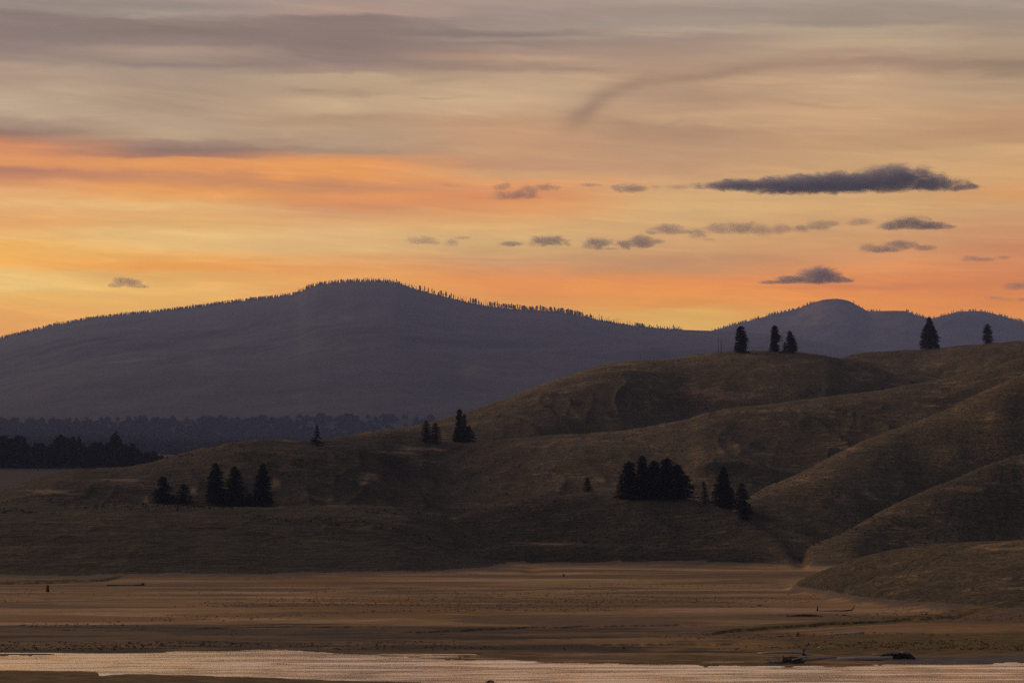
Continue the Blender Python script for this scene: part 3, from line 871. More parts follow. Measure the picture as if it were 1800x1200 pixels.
spots = []
for k in range(1300):                                       # left shoulder and summit of the big mountain
    px = rt.uniform(-120, 692)
    a, zr = ridge_point(px)
    r = MD + rt.uniform(-60, 20)
    hp = rt.uniform(2.5, 5.8) if px < 520 else rt.uniform(3.0, 7.5)
    if rt.random() < 0.05: hp *= 1.35
    spots.append((r * math.sin(a), r * math.cos(a), zr - 3 - (MD - r) * 0.06, hp * pxsize(MD), rt.uniform(6, 10)))
for k in range(420):
    px = rt.uniform(692, 1200); a, zr = ridge_point(px); r = MD + rt.uniform(-120, 0)
    spots.append((r * math.sin(a), r * math.cos(a), zr - 3 - (MD - r) * 0.10, rt.uniform(1.5, 4) * pxsize(MD), rt.uniform(6, 10)))
o = forest("ridge_forest", spots, MAT_NEEDLE, 20)
tag(o, "dark fringe of forest along the left shoulder and summit of the big mountain", "forest")
spots = []
for k in range(300):
    px = rt.choice([rt.uniform(1250, 1440), rt.uniform(1500, 1830)])
    a = float(az_tan(px, 560)[0]); i = int(np.argmin(np.abs(AM - a)))
    dens = vnoise(np.array([px * 0.05]), np.array([0.5]), 4)[0]
    if dens < -0.25: continue
    r = FD + rt.uniform(-60, 10)
    spots.append((r * math.sin(a), r * math.cos(a), float(ZRF[i]) - 4, rt.uniform(2.0, 4.6) * pxsize(FD), rt.uniform(7, 13)))
o = forest("far_ridge_forest", spots, MAT_NEEDLE, 20)
tag(o, "scattered tiny treetops along the skyline of the hazy mountain", "forest")
spots = []
for k in range(760):                                       # the dark wood behind the left hill
    px = rt.uniform(-520, 272); r = rt.uniform(2180, 2420)
    a = float(az_tan(px, 800)[0])
    edge = 1 - 0.45 * max(0, (px - 205) / 70.0)
    h = rt.uniform(15, 21) * edge * (1 + 0.18 * math.sin(px * 0.07) + 0.12 * math.sin(px * 0.19 + 1))
    spots.append((r * math.sin(a), r * math.cos(a), ground_z(r * math.sin(a), r * math.cos(a)) - 0.5, h, rt.uniform(6, 9)))
for k in range(16):
    px = rt.uniform(265, 296); r = rt.uniform(2100, 2300); a = float(az_tan(px, 800)[0])
    spots.append((r * math.sin(a), r * math.cos(a), ground_z(r * math.sin(a), r * math.cos(a)) - 0.5, rt.uniform(6, 10), rt.uniform(5, 8)))
o = forest("dark_woods", spots, MAT_NEEDLE, 60)
tag(o, "dark wood massed on the flat behind the left hill", "woods")
spots = []
for k in range(4600):                                      # the hazier woods at the mountain's foot
    px = rt.uniform(-520, 760); r = 1 / rt.uniform(1 / 7600, 1 / 4600) if k < 2100 else rt.uniform(6400, 7600)
    a = float(az_tan(px, 760)[0])
    if px > 560 and rt.random() < 0.25: continue
    spots.append((r * math.sin(a), r * math.cos(a), mtn_z(r * math.sin(a), r * math.cos(a)) - 1, rt.uniform(9, 15) * (1.0 if px < 260 else 0.62), rt.uniform(14, 28)))
o = forest("distant_woods", spots, MAT_NEEDLE, 30)
tag(o, "hazy belt of woods at the foot of the big mountain", "woods")

# ------------------------------------------------------------------ low growth
def low_growth(name, n, r0, r1, test, w0, w1, h, mat, tri, label):
    out = []
    got = 0
    while got < n:
        m_ = 6000
        a_ = rng.uniform(-deg(11.5), deg(11.5), m_)
        r_ = 1 / rng.uniform(1 / r1, 1 / r0, m_)
        i = np.clip(np.searchsorted(AZ, a_), 1, len(AZ) - 1); j = np.clip(np.searchsorted(RR, r_), 1, len(RR) - 1)
        x, y = r_ * np.sin(a_), r_ * np.cos(a_)
        ok = test(i, j, x, y) & (rng.random(m_) < np.clip(0.15 + 3.0 * fbm(x * 0.03, y * 0.03, 3, 401), 0, 1))
        x, y, i, j = x[ok], y[ok], i[ok], j[ok]
        zz = np.minimum(np.minimum(Zv[j, i], Zv[j - 1, i]), np.minimum(Zv[j, i - 1], Zv[j - 1, i - 1])) * 0.5 + Zv[j, i] * 0.5
        w = rng.uniform(w0, w1, len(x))
        for k in range(tri):
            C = np.stack([x + rng.normal(0, 0.28, len(x)) * w, y + rng.normal(0, 0.28, len(x)) * w, zz + rng.uniform(0.1, 0.75, len(x)) * h * w], 1)
            out.append(tufts(C, w * 0.42, 0.7))
        got += len(x)
        if len(x) == 0: break
    o = link_mesh(name, tris_mesh(name, np.concatenate(out)), mat)
    tag(o, label, "ground cover", kind="stuff")


MAT_SAGE = mat_needles("sage_leaves", (0.016, 0.016, 0.012), (0.050, 0.046, 0.034), 0.3)
MAT_TUSSOCK = mat_needles("tussock_blades", (0.070, 0.044, 0.021), (0.20, 0.125, 0.060), 0.3)
low_growth("sagebrush", 6000, 860, 1750, lambda i, j, x, y: hillness[j, i] > 0.8, 0.35, 0.85, 0.5, MAT_SAGE, 3, "low dark sagebrush dotted over the grassy slopes")
low_growth("grass_tussocks", 3500, 266, 620, lambda i, j, x, y: (hillness[j, i] < 0.5) & (Zv[j, i] > 0.05), 0.10, 0.26, 0.4, MAT_TUSSOCK, 4, "rough tussocks and stubble on the flat by the river")

# ------------------------------------------------------------------ driftwood and small things on the flat
def flat_px(px, py, lift=0.0):
    P, r = hit(px, py)
    P.z = ground_z(P.x, P.y) + lift
    return P, r


def local_tubes(root_px, specs, lift=0.0):
    """specs: lists of ((dx, dy in photo pixels from the base point, depth in m), radius px)"""
    P, r = flat_px(*root_px, lift)
    s = pxsize(r)
    out = []
    for pts, rad in specs:
        out.append(([(dx * s, dep, -dy * s) for dx, dy, dep in pts], [q * s for q in rad]))
    return P, r, out


def wood_thing(name, label, cat, base, parts, group=None, lift=0.0, sides=8):
    P, r = flat_px(*base, lift)
    root = empty(name, P); root.rotation_euler[2] = -math.atan2(P.x, P.y)
    tag(root, label, cat, group)
    for pname, specs, mat in parts:
        _, _, tb = local_tubes(base, specs, lift)
        link_mesh(pname, tube_mesh(pname, tb, sides), mat, root)
    return root


G_DRIFT = "driftwood stranded on the river bar"
# the tangle of broken branches at the water's edge
wood_thing("driftwood_tangle", "tangle of broken grey branches and curved roots at the water's edge", "driftwood", (1392, 1165), [
    ("log", [([(-48, -1, 0), (-20, -2, 0.1), (10, -4, 0.2), (60, -9, 0.3), (78, -10, 0.4)], [1.6, 2.2, 2.6, 2.2, 1.4])], MAT_DRIFT),
    ("root_mass", [([(-16, 2, 0), (-14, -6, 0), (-15, -12, 0)], [3.2, 2.6, 1.5]), ([(-14, -4, 0), (0, -6, 0), (18, -7, 0)], [2.6, 2.4, 1.6]), ([(-13, -9, 0.2), (2, -10, 0.3), (14, -9, 0.2)], [1.8, 1.6, 1.0]),
                  ([(-8, 0, -0.2), (6, -2, -0.2), (22, -2, -0.1)], [2.0, 2.0, 1.2])], MAT_DARK_WOOD),
    ("branch", [([(-44, 1, 0), (-50, -4, 0), (-53, -9, 0)], [1.0, 0.8, 0.4])], MAT_DRIFT),
    ("branch", [([(-30, 0, 0), (-38, -3, -0.2), (-45, -6, -0.3), (-43, -12, -0.3)], [1.2, 1.0, 0.7, 0.3])], MAT_DRIFT),
    ("branch", [([(-20, -5, 0.3), (-28, -11, 0.3), (-38, -10, 0.3), (-44, -4, 0.3)], [0.9, 0.8, 0.6, 0.3])], MAT_DRIFT),
    ("branch", [([(-15, -8, 0), (-17, -15, 0), (-16, -20, 0)], [1.2, 0.9, 0.4])], MAT_DRIFT),
    ("branch", [([(0, -6, -0.3), (14, -9, -0.4), (30, -12, -0.5)], [1.3, 1.1, 0.6])], MAT_DRIFT),
    ("branch", [([(-10, -6, 0.2), (-2, -13, 0.2), (12, -13, 0.2)], [0.9, 0.7, 0.4])], MAT_DRIFT),
    ("branch", [([(-54, 2, -0.2), (-66, 1, -0.3), (-78, 1, -0.3)], [1.1, 0.8, 0.4])], MAT_DRIFT)], G_DRIFT)
wood_thing("driftwood_log", "pale stripped log with an upright broken stub, just behind the branch tangle", "log", (1372, 1151), [
    ("log", [([(-40, -3, 0), (-10, -5, 0), (25, -6, 0), (42, -4, 0), (60, 4, -0.4)], [1.3, 2.3, 2.8, 3.0, 1.8])], MAT_PALE_DRIFT),
    ("stub", [([(41, 0, 0), (40, -6, 0), (41, -13, 0)], [3.4, 2.8, 1.0]), ([(43, -2, 0), (48, -1, 0), (56, 3, -0.2)], [2.6, 2.2, 0.9])], MAT_DARK_WOOD)], G_DRIFT)
wood_thing("driftwood_log", "long smooth grey log lying between the branch tangle and the root plate", "log", (1510, 1160), [
    ("log", [([(-75, 0.5, 0), (-40, -1, 0), (0, -3, 0), (40, -3.5, 0), (58, -5, 0)], [1.8, 3.0, 3.4, 3.2, 2.8])], MAT_PALE_DRIFT)], G_DRIFT)
rw = np.random.default_rng(17)
spec = []
for k in range(60):
    x0 = rw.uniform(-24, 22); y0 = rw.uniform(-9, 0)
    a = rw.uniform(-0.9, 0.9) + (0 if rw.random() < 0.6 else math.pi); L = rw.uniform(5, 13)
    dd = rw.uniform(-0.6, 0.6)
    spec.append(([(x0, y0, dd), (x0 + math.cos(a) * L * 0.5, y0 - abs(math.sin(a)) * L * 0.3, dd + 0.1), (x0 + math.cos(a) * L, min(1, y0 + math.sin(a) * L * 0.35), dd)], [rw.uniform(0.9, 1.8), rw.uniform(0.6, 1.2), 0.3]))
core = [([(-30, 0, 0), (-26, -4, 0), (-10, -6, 0), (8, -7, 0), (24, -5, 0), (33, 0, 0)], [1.2, 4.5, 5.5, 5.5, 4.2, 0.8])]
grass_ = [([(rw.uniform(-20, 20), -10, rw.uniform(-.4, .3)), (rw.uniform(-20, 20), -12, -0.3), (rw.uniform(-20, 24), -9.5, -0.4)], [0.8, 0.9, 0.3]) for k in range(44)]
wood_thing("root_plate", "dark bristling root plate of an uprooted tree on the gravel bar", "driftwood", (1576, 1158), [
    ("root_ball", core, MAT_DARK_WOOD), ("roots", spec, MAT_BARK), ("bleached_roots", grass_, MAT_DRIFT)], G_DRIFT)
wood_thing("driftwood_plank", "short pale stick pointing at the root plate from the left", "driftwood", (1544, 1151), [
    ("stick", [([(-10, -1, 0), (0, -1.5, 0), (11, -1.8, 0)], [1.0, 1.3, 0.9])], MAT_PALE_DRIFT)], G_DRIFT)
wood_thing("driftwood_log", "bright bleached log tapering to the left on the brown sedge above the bar", "log", (1490, 1114), [
    ("log", [([(-40, 1, 0), (-15, 0, 0), (10, -1.0, 0), (29, -2.5, 0)], [0.8, 1.7, 2.3, 3.0])], MAT_PALE_DRIFT),
    ("stub", [([(26, 0, 0), (28, 2, 0), (29, 5, 0)], [1.0, 0.9, 0.5])], MAT_PALE_DRIFT)], G_DRIFT)
wood_thing("stump", "small dark stump left of the bright bleached log", "stump", (1402, 1118), [
    ("stump", [([(0, 2, 0), (0, -3, 0), (1, -7, 0)], [2.6, 2.2, 1.6]), ([(0, 0, 0), (5, 1, 0), (9, 2, 0)], [1.3, 1.0, 0.4])], MAT_DARK_WOOD)], G_DRIFT)
wood_thing("driftwood_plank", "short pale stick lying alone between the bleached log and the tangle", "driftwood", (1443, 1137.5), [
    ("stick", [([(-7, 0, 0), (0, -0.6, 0), (8, -0.2, 0)], [0.7, 1.0, 0.7])], MAT_PALE_DRIFT)], G_DRIFT)
wood_thing("stump", "tiny dark stump near the lone pale stick", "stump", (1421, 1133), [
    ("stump", [([(0, 1, 0), (0, -2, 0), (0.5, -4, 0)], [1.6, 1.5, 0.9])], MAT_DARK_WOOD)], G_DRIFT)
G_LOGS = "fallen logs on the tan meadow"
wood_thing("fallen_log", "long dark fallen log with upturned ends on the tan meadow", "log", (1468, 1074), [
    ("log", [([(-34, 1, 0), (-10, 0, 0), (15, -1, 0), (30, -2.5, 0)], [1.8, 1.5, 1.3, 1.2])], MAT_DARK_WOOD),
    ("branch", [([(-31, 0, 0), (-30.5, -5, 0), (-30, -10, 0)], [1.7, 1.3, 0.5])], MAT_DARK_WOOD),
    ("branch", [([(28, -1, 0), (32, -6, 0), (34, -12, 0)], [1.3, 0.9, 0.4])], MAT_DARK_WOOD)], G_LOGS)
wood_thing("fallen_log", "thick brown half-buried log in front of the upturned dark log", "log", (1415, 1083), [
    ("log", [([(-32, 1, 0), (-10, -1, 0), (10, -1.5, 0), (34, 1, 0)], [2.4, 2.6, 2.4, 1.6])], MAT_BARK),
    ("stub", [([(-31, 0, 0), (-31, -4, 0)], [1.4, 0.6])], MAT_BARK)], G_LOGS)
wood_thing("fallen_log", "small dark log lying right of the half-buried brown one", "log", (1484, 1082), [
    ("log", [([(-6, 0, 0), (0, -0.8, 0), (6, 0, 0)], [0.8, 1.1, 0.7])], MAT_DARK_WOOD)], G_LOGS)
wood_thing("fallen_log", "little dark log on the open meadow left of the others", "log", (1335, 1064), [
    ("log", [([(-5, 0, 0), (0, -0.8, 0), (5, -0.4, 0)], [0.8, 1.1, 0.6])], MAT_DARK_WOOD)], G_LOGS)
wood_thing("fallen_log", "long low dark log with a knobbly root end by the foot of the left hill", "log", (222, 1029), [
    ("log", [([(-34, -1, 0), (-15, 0, 0), (10, 0, 0), (25, -1, 0)], [1.4, 1.6, 1.5, 1.6])], MAT_DARK_WOOD),
    ("root_end", [([(24, 1, 0), (28, -2, 0), (31, -3, 0)], [2.2, 3.4, 2.2]), ([(27, -1, 0), (31, -5, 0)], [1.5, 0.5])], MAT_DARK_WOOD)], G_LOGS)
wood_thing("post", "stout dark post standing in the grassy bank at the foot of the left hill", "post", (84, 1040), [
    ("shaft", [([(0, 1, 0), (0, -6, 0), (-0.5, -12, 0)], [3.0, 2.6, 2.3])], MAT_BARK)])
wood_thing("stump", "tiny dark stump alone in the middle of the far meadow", "stump", (991, 1013), [
    ("stump", [([(0, 1, 0), (-0.3, -2, 0), (-0.8, -5, 0)], [1.8, 1.6, 0.8])], MAT_DARK_WOOD)])
wood_thing("stick", "short dark stick standing upright at the edge of the mud spit", "stick", (808, 1157), [
    ("stick", [([(0, 2, 0), (0, -3, 0), (0.6, -6, 0)], [0.9, 0.7, 0.4])], MAT_DARK_WOOD)])
wood_thing("rock", "small dark rounded rock beside the pale slack-water pool", "rock", (1097, 1139), [
    ("rock", [([(-4.5, 0.5, 0), (-2, -0.6, 0), (1, -1.0, 0), (4.5, 0.5, 0)], [0.6, 1.5, 1.5, 0.5])], MAT_DARK_WOOD)])
wood_thing("driftwood_stub", "knobbly dark driftwood stub on the near bank at the lower left", "driftwood", (62, 1178), [
    ("stub", [([(-7, 1, 0), (-2, -1.5, 0), (3, -4, 0)], [1.6, 1.8, 1.2]), ([(1, -2, 0), (4, -3, 0), (5, -5, 0)], [1.2, 1.1, 0.4])], MAT_DARK_WOOD)])
wood_thing("mud_clod", "small crusty mud clod on the near bank at the bottom of the river bend", "clod", (862, 1198.5), [
    ("clod", [([(-9, 1, 0), (-4, -1.2, 0), (2, -2.4, 0), (8, 1, 0)], [0.6, 1.6, 1.6, 0.5])], MAT_DARK_WOOD)])

# ------------------------------------------------------------------ the air
HAZE_TOP = 1520.0
HAZE_END = 22400.0
HAZE_K = 0.039e-3
bm = bmesh.new()
bmesh.ops.create_cube(bm, size=1.0)
me = bpy.data.meshes.new("haze"); bm.to_mesh(me); bm.free()
m = bpy.data.materials.new("haze_air"); m.use_nodes = True
nt = NT(m.node_tree); m.node_tree.nodes.clear()
out = nt.new('ShaderNodeOutputMaterial')
pv = nt.new('ShaderNodeVolumePrincipled')
pv.inputs['Color'].default_value = HAZE_COL = (0.46, 0.57, 1.0, 1)
pv.inputs['Density'].default_value = HAZE_K
pv.inputs['Anisotropy'].default_value = 0.0
nt.l.new(pv.outputs[0], out.inputs['Volume'])
o = link_mesh("haze", me, m)
o.scale = (14200, HAZE_END + 420, HAZE_TOP + 5.0)
o.location = (0, (HAZE_END - 420) / 2, (HAZE_TOP - 5.0) / 2)
tag(o, kind="stuff")

# ------------------------------------------------------------------ the small dark clouds, out beyond the haze
CLOUD_R = 28000.0
CPX = pxsize(CLOUD_R)


def cloud(label, puffs, dens=1.0, soft=0.5, group="small dark clouds low in the sunset"):
    """puffs: photo column, row, half width, half height"""
    px0 = sum(p[0] for p in puffs) / len(puffs); py0 = sum(p[1] for p in puffs) / len(puffs)
    O = pt(px0, py0, CLOUD_R)
    a0 = math.atan2(O.x, O.y)
    R = [((p[0] - px0) * CPX, 0.0, -(p[1] - py0) * CPX, p[2] * CPX, (0.55 * p[2] + 0.8 * p[3]) * CPX * 0.8, p[3] * CPX) for p in puffs]
    bm = bmesh.new()
    for (x, y, zz, rx, ry, rz) in R:
        mtx = Matrix.Translation((x, y, zz)) @ Matrix.Diagonal((rx * 1.30, ry * 1.30, rz * 1.30, 1))
        bmesh.ops.create_icosphere(bm, subdivisions=3, radius=1.0, matrix=mtx)
    me = bpy.data.meshes.new("cloud"); bm.to_mesh(me); bm.free()
    o = link_mesh("cloud", me)
    md = o.modifiers.new("r", 'REMESH'); md.mode = 'VOXEL'; md.voxel_size = max(10.0, min(p[5] for p in R) * 0.45)
    dg = bpy.context.evaluated_depsgraph_get()
    me2 = bpy.data.meshes.new_from_object(o.evaluated_get(dg))
    o.modifiers.clear(); o.data = me2; me2.name = "cloud"
    o.location = O; o.rotation_euler[2] = -a0
    m = bpy.data.materials.new("cloud_vapour"); m.use_nodes = True
    nt = NT(m.node_tree); m.node_tree.nodes.clear()
    out = nt.new('ShaderNodeOutputMaterial'); pv = nt.new('ShaderNodeVolumePrincipled')
    pv.inputs['Color'].default_value = (0.95, 0.84, 0.80, 1)
    pv.inputs['Anisotropy'].default_value = 0.1
    co = nt.new('ShaderNodeTexCoord').outputs['Object']
    nz = nt.m('SUBTRACT', nt.noise(nt.mapping(co, (0.5, 0.5, 1.0), (px0, 0, 0)), 1 / 100.0, 5, 0.70, 1.1), 0.5)
    warp_ = nt.noise(nt.mapping(co, loc=(50, py0, 9)), 1 / 365.0, 3, 0.5)
    tot = None
    for (x, y, zz, rx, ry, rz) in R:
        p = nt.mapping(co, (1 / rx, 1 / ry, 1 / rz), (-x / rx, -y / ry, -zz / rz))
        ln = nt.new('ShaderNodeVectorMath', operation='LENGTH'); nt.l.new(p, ln.inputs[0])
        g = nt.m('SUBTRACT', 1.3, ln.outputs['Value'])
        tot = g if tot is None else nt.m('SMOOTH_MAX', tot, g, 0.25)
    f = nt.m('ADD', tot, nt.m('ADD', nt.m('MULTIPLY', nz, 2.9), nt.m('MULTIPLY', nt.m('SUBTRACT', warp_, 0.5), 0.9)))
    d = nt.ss(f, 0.06, 0.14 + soft * 1.25)
    zlow, rlow = min((q[2] - 0.50 * q[5], q[5]) for q in R)
    sp3 = nt.new('ShaderNodeSeparateXYZ'); nt.l.new(co, sp3.inputs[0])
    d = nt.m('MULTIPLY', d, nt.ss(nt.m('ADD', sp3.outputs[2], nt.m('MULTIPLY', nz, 45.0)), zlow - 0.35 * rlow, zlow + 0.35 * rlow))
    nt.put(pv.inputs['Density'], nt.m('MULTIPLY', nt.m('POWER', d, 1.25), 0.0095 * dens))
    nt.l.new(pv.outputs[0], out.inputs['Volume'])
    o.data.materials.clear(); o.data.materials.append(m)
    tag(o, label, "cloud", group)
    return o


cloud("longest dark grey cloud, a flat lens with a lumpy right half, high on the right",
      [(1330, 322, 95, 9), (1430, 324, 120, 15), (1500, 320, 110, 17), (1575, 315, 70, 22), (1635, 325, 60, 14), (1690, 333, 34, 7)], 1.3, 0.5)
cloud("thin torn wisp trailing left from the longest dark cloud", [(1190, 329, 32, 5), (1232, 326, 28, 4), (1150, 329, 22, 3.5)], 0.35, 0.7)
cloud("small grey puff left of the torn wisp and the longest cloud", [(1108, 333, 30, 9), (1084, 330, 18, 5), (1040, 325, 22, 3.5)], 0.7, 0.6)
cloud("two-lobed mauve cloud in the glow above the mountain's right slope", [(882, 327, 16, 7), (905, 345, 38, 11), (930, 336, 24, 10), (958, 330, 26, 7)], 0.6, 0.6)
cloud("faint curled cloud with two humps, first in the middle row above the peak", [(722, 421, 16, 7), (741, 423, 22, 9), (762, 427, 14, 4)], 0.5, 0.6)
cloud("ragged speck of cloud right of the curled two-humped one", [(792, 428, 13, 8), (815, 418, 16, 2.5)], 0.5, 0.6)
cloud("low mound of cloud with a thin tail to its left, in the middle row", [(962, 424, 36, 10), (985, 430, 20, 5), (900, 429, 28, 4)], 0.8, 0.55)
cloud("dark oval cloud joined to a paler ragged one by a thread, in the middle row", [(1050, 428, 31, 11), (1072, 437, 18, 4), (1126, 426, 26, 11), (1098, 430, 24, 8), (1152, 425, 16, 5)], 0.85, 0.55)
cloud("small flat-bottomed puff above the ragged cloud in the middle row", [(1170, 403, 30, 9), (1146, 409, 24, 5), (1200, 408, 22, 4)], 0.6, 0.6)
cloud("long broken streamer of torn cloud with a dangling tail", [(1225, 410, 26, 9), (1245, 421, 14, 4), (1262, 401, 30, 9), (1300, 401, 34, 12), (1340, 404, 28, 11), (1372, 402, 24, 10), (1405, 402, 20, 7)], 0.5, 0.65)
cloud("rounded puff at the right end of the torn streamer", [(1436, 396, 24, 11), (1458, 394, 18, 6), (1412, 400, 14, 6)], 0.6, 0.6)
cloud("pale shapeless smudge of cloud between the streamer and the humped bank", [(1511, 391, 22, 8)], 0.45, 0.6)
cloud("humped dark cloud bank with a pointed right end under the longest cloud", [(1575, 396, 30, 9), (1600, 392, 34, 12), (1635, 397, 34, 9), (1665, 400, 18, 5)], 1.0, 0.5)
cloud("wavy S-shaped dark cloud under the humped bank", [(1525, 434, 16, 8), (1555, 439, 30, 8), (1582, 429, 26, 8), (1603, 430, 14, 6), (1628, 436, 20, 6)], 0.85, 0.55)
cloud("cap-shaped cloud with a smooth dome and a flat base over the hazy peak", [(1440, 484, 36, 15), (1467, 492, 30, 6.5), (1400, 491, 34, 6.5), (1370, 496, 32, 4)], 1.2, 0.4)
cloud("small slipper-shaped cloud near the right edge", [(1708, 453, 18, 5.5), (1728, 456, 24, 4.5), (1764, 453, 16, 3.5)], 0.7, 0.6)
cloud("blurred grey puff cut by the right edge of the view", [(1786, 502, 24, 8), (1815, 506, 20, 8)], 0.6, 0.6)
cloud("faint sliver of cloud low above the far right ridge", [(1748, 523, 16, 4), (1770, 527, 14, 3)], 0.4, 0.6)
cloud("dark scrap of cloud lowest at the right edge", [(1800, 527, 14, 5)], 0.6, 0.6)
cloud("lone little cloud with two bumps and a tail, above the mountain's left shoulder", [(214, 496, 14, 9), (230, 497, 16, 9), (245, 504, 18, 4), (206, 502, 16, 4)], 0.75, 0.5)

# ------------------------------------------------------------------ the sky
HAZE_GLOW = (0.124, 0.103, 0.150)        # what the air itself adds at full depth, as measured; the sky is seen through it
world = bpy.data.worlds.new("World"); scene.world = world
world.use_nodes = True
nt = NT(world.node_tree)
world.node_tree.nodes.clear()
wout = nt.new('ShaderNodeOutputWorld')
bg = nt.new('ShaderNodeBackground')
nt.l.new(bg.outputs[0], wout.inputs[0])
tc = nt.new('ShaderNodeTexCoord')
sep = nt.new('ShaderNodeSeparateXYZ'); nt.l.new(tc.outputs['Generated'], sep.inputs[0])
dx, dy, dz = sep.outputs
az = nt.m('ARCTAN2', dx, dy)
el = nt.m('ARCSINE', dz)

SKY = {
    0: [(0, 158, 145, 132), (20, 150, 137, 125), (40, 138, 122, 112), (75, 140, 124, 114), (95, 148, 130, 118), (107, 152, 134, 119), (125, 175, 153, 128), (150, 172, 150, 125),
        (180, 188, 165, 135), (210, 188, 166, 135), (228, 165, 140, 118), (240, 150, 122, 105), (250, 185, 130, 100), (262, 212, 144, 98), (295, 222, 152, 96),
        (308, 182, 128, 102), (318, 192, 134, 100), (335, 215, 152, 100), (350, 226, 170, 112), (370, 228, 180, 118), (385, 224, 170, 108), (400, 228, 168, 104),
        (420, 232, 182, 110), (440, 236, 180, 95), (462, 239, 178, 92), (475, 237, 180, 98), (485, 230, 190, 115), (510, 230, 192, 118), (530, 228, 178, 100), (560, 226, 165, 95), (600, 225, 160, 95)],
    300: [(0, 165, 150, 135), (18, 150, 138, 126), (30, 162, 148, 133), (42, 140, 124, 113), (60, 135, 118, 108), (80, 145, 128, 116), (95, 168, 146, 126), (110, 160, 140, 122),
          (117, 148, 130, 118), (130, 170, 150, 126), (190, 172, 148, 122), (220, 182, 158, 128), (245, 182, 158, 126), (258, 160, 132, 112), (270, 145, 118, 104),
          (278, 165, 122, 100), (285, 220, 152, 95), (298, 226, 156, 92), (315, 200, 140, 98), (325, 208, 146, 96), (340, 226, 158, 92), (352, 226, 168, 100), (366, 226, 182, 118),
          (382, 226, 176, 112), (396, 224, 176, 108), (415, 230, 190, 122), (435, 228, 186, 118), (455, 232, 172, 94), (470, 232, 160, 84), (485, 226, 172, 98), (510, 228, 180, 105), (540, 228, 176, 100)],
    600: [(0, 165, 146, 132), (15, 172, 148, 130), (26, 172, 146, 130), (36, 140, 122, 112), (60, 140, 122, 112), (85, 138, 120, 110), (110, 146, 126, 114), (128, 160, 138, 118),
          (136, 188, 164, 130), (160, 186, 160, 126), (180, 196, 170, 132), (200, 196, 168, 130), (215, 180, 150, 118), (235, 182, 154, 122), (255, 178, 152, 122), (270, 168, 140, 112),
          (280, 205, 148, 102), (290, 228, 156, 92), (310, 228, 156, 90), (330, 205, 144, 98), (345, 225, 152, 92), (358, 210, 146, 98), (372, 214, 160, 108), (390, 222, 172, 112),
          (410, 222, 180, 120), (440, 218, 176, 118), (460, 222, 166, 104), (475, 226, 160, 94), (490, 228, 165, 95), (540, 228, 165, 95)],
    900: [(0, 170, 150, 134), (25, 160, 142, 128), (45, 158, 142, 126), (60, 140, 124, 112), (68, 160, 142, 126), (75, 150, 132, 116), (90, 165, 140, 120), (105, 180, 152, 124),
          (118, 165, 140, 118), (130, 192, 164, 130), (160, 196, 168, 130), (190, 200, 168, 130), (215, 192, 154, 116), (240, 198, 156, 116), (270, 196, 154, 114), (290, 194, 150, 112),
          (305, 205, 160, 112), (315, 222, 158, 104), (345, 218, 146, 96), (365, 220, 155, 98), (380, 220, 164, 106), (395, 216, 172, 112), (420, 210, 172, 116), (445, 204, 164, 112),
          (465, 204, 154, 108), (485, 214, 148, 96), (500, 226, 148, 86), (515, 224, 150, 88), (550, 220, 160, 92)],
    1200: [(0, 172, 156, 138), (20, 162, 146, 130), (45, 165, 150, 132), (58, 180, 160, 136), (70, 160, 140, 122), (90, 168, 144, 122), (115, 180, 152, 122),
           (140, 186, 154, 120), (165, 178, 148, 118), (190, 186, 152, 118), (210, 192, 158, 120), (235, 180, 144, 112), (260, 186, 150, 114), (285, 192, 152, 114),
           (305, 198, 156, 114), (320, 204, 162, 114), (345, 212, 172, 116), (370, 210, 172, 116), (395, 206, 166, 114), (430, 206, 162, 110), (460, 192, 144, 104), (475, 198, 146, 100),
           (495, 222, 146, 88), (510, 228, 150, 84), (535, 220, 152, 86), (552, 218, 170, 96), (590, 214, 172, 100)],
    1500: [(0, 168, 154, 136), (25, 158, 143, 126), (48, 158, 143, 124), (62, 182, 162, 132), (85, 188, 164, 130), (100, 176, 150, 122), (115, 166, 138, 114), (128, 180, 150, 120),
           (145, 196, 164, 126), (170, 194, 162, 124), (190, 196, 160, 120), (215, 200, 164, 122), (250, 194, 156, 114), (280, 200, 162, 116), (300, 200, 162, 114), (345, 206, 166, 114),
           (370, 206, 166, 112), (400, 202, 158, 110), (430, 206, 156, 106), (455, 212, 152, 102), (470, 222, 150, 94), (495, 220, 142, 88), (508, 206, 132, 88), (520, 222, 142, 84),
           (540, 224, 146, 84), (580, 220, 150, 88)],
    1800: [(0, 180, 164, 142), (15, 165, 150, 132), (35, 158, 143, 126), (55, 160, 144, 124), (70, 164, 145, 122), (90, 176, 154, 126), (110, 172, 148, 120), (125, 150, 128, 106),
           (140, 158, 134, 108), (155, 178, 152, 120), (180, 184, 156, 120), (210, 192, 154, 114), (235, 188, 148, 110), (262, 186, 148, 108), (275, 202, 164, 116), (310, 204, 162, 112),
           (330, 204, 160, 108), (350, 212, 158, 102), (375, 204, 160, 110), (400, 200, 152, 106), (420, 198, 144, 102), (450, 200, 138, 96), (475, 206, 136, 92), (495, 206, 132, 88),
           (515, 210, 134, 86), (540, 216, 138, 82), (580, 214, 146, 88)],
}
EL_TOP = math.atan(float(az_tan(900, 0)[1])); EL_BOT = math.atan(float(az_tan(900, 640)[1]))


def seen_through(rgb, elev):
    L = min(HAZE_END / math.cos(elev), (HAZE_TOP - CAM_Z) / max(math.sin(elev), 1e-3))
    T = math.exp(-HAZE_K * L)
    return tuple(max(0.0, (c - g * (1 - T)) / T) for c, g in zip(rgb, HAZE_GLOW))


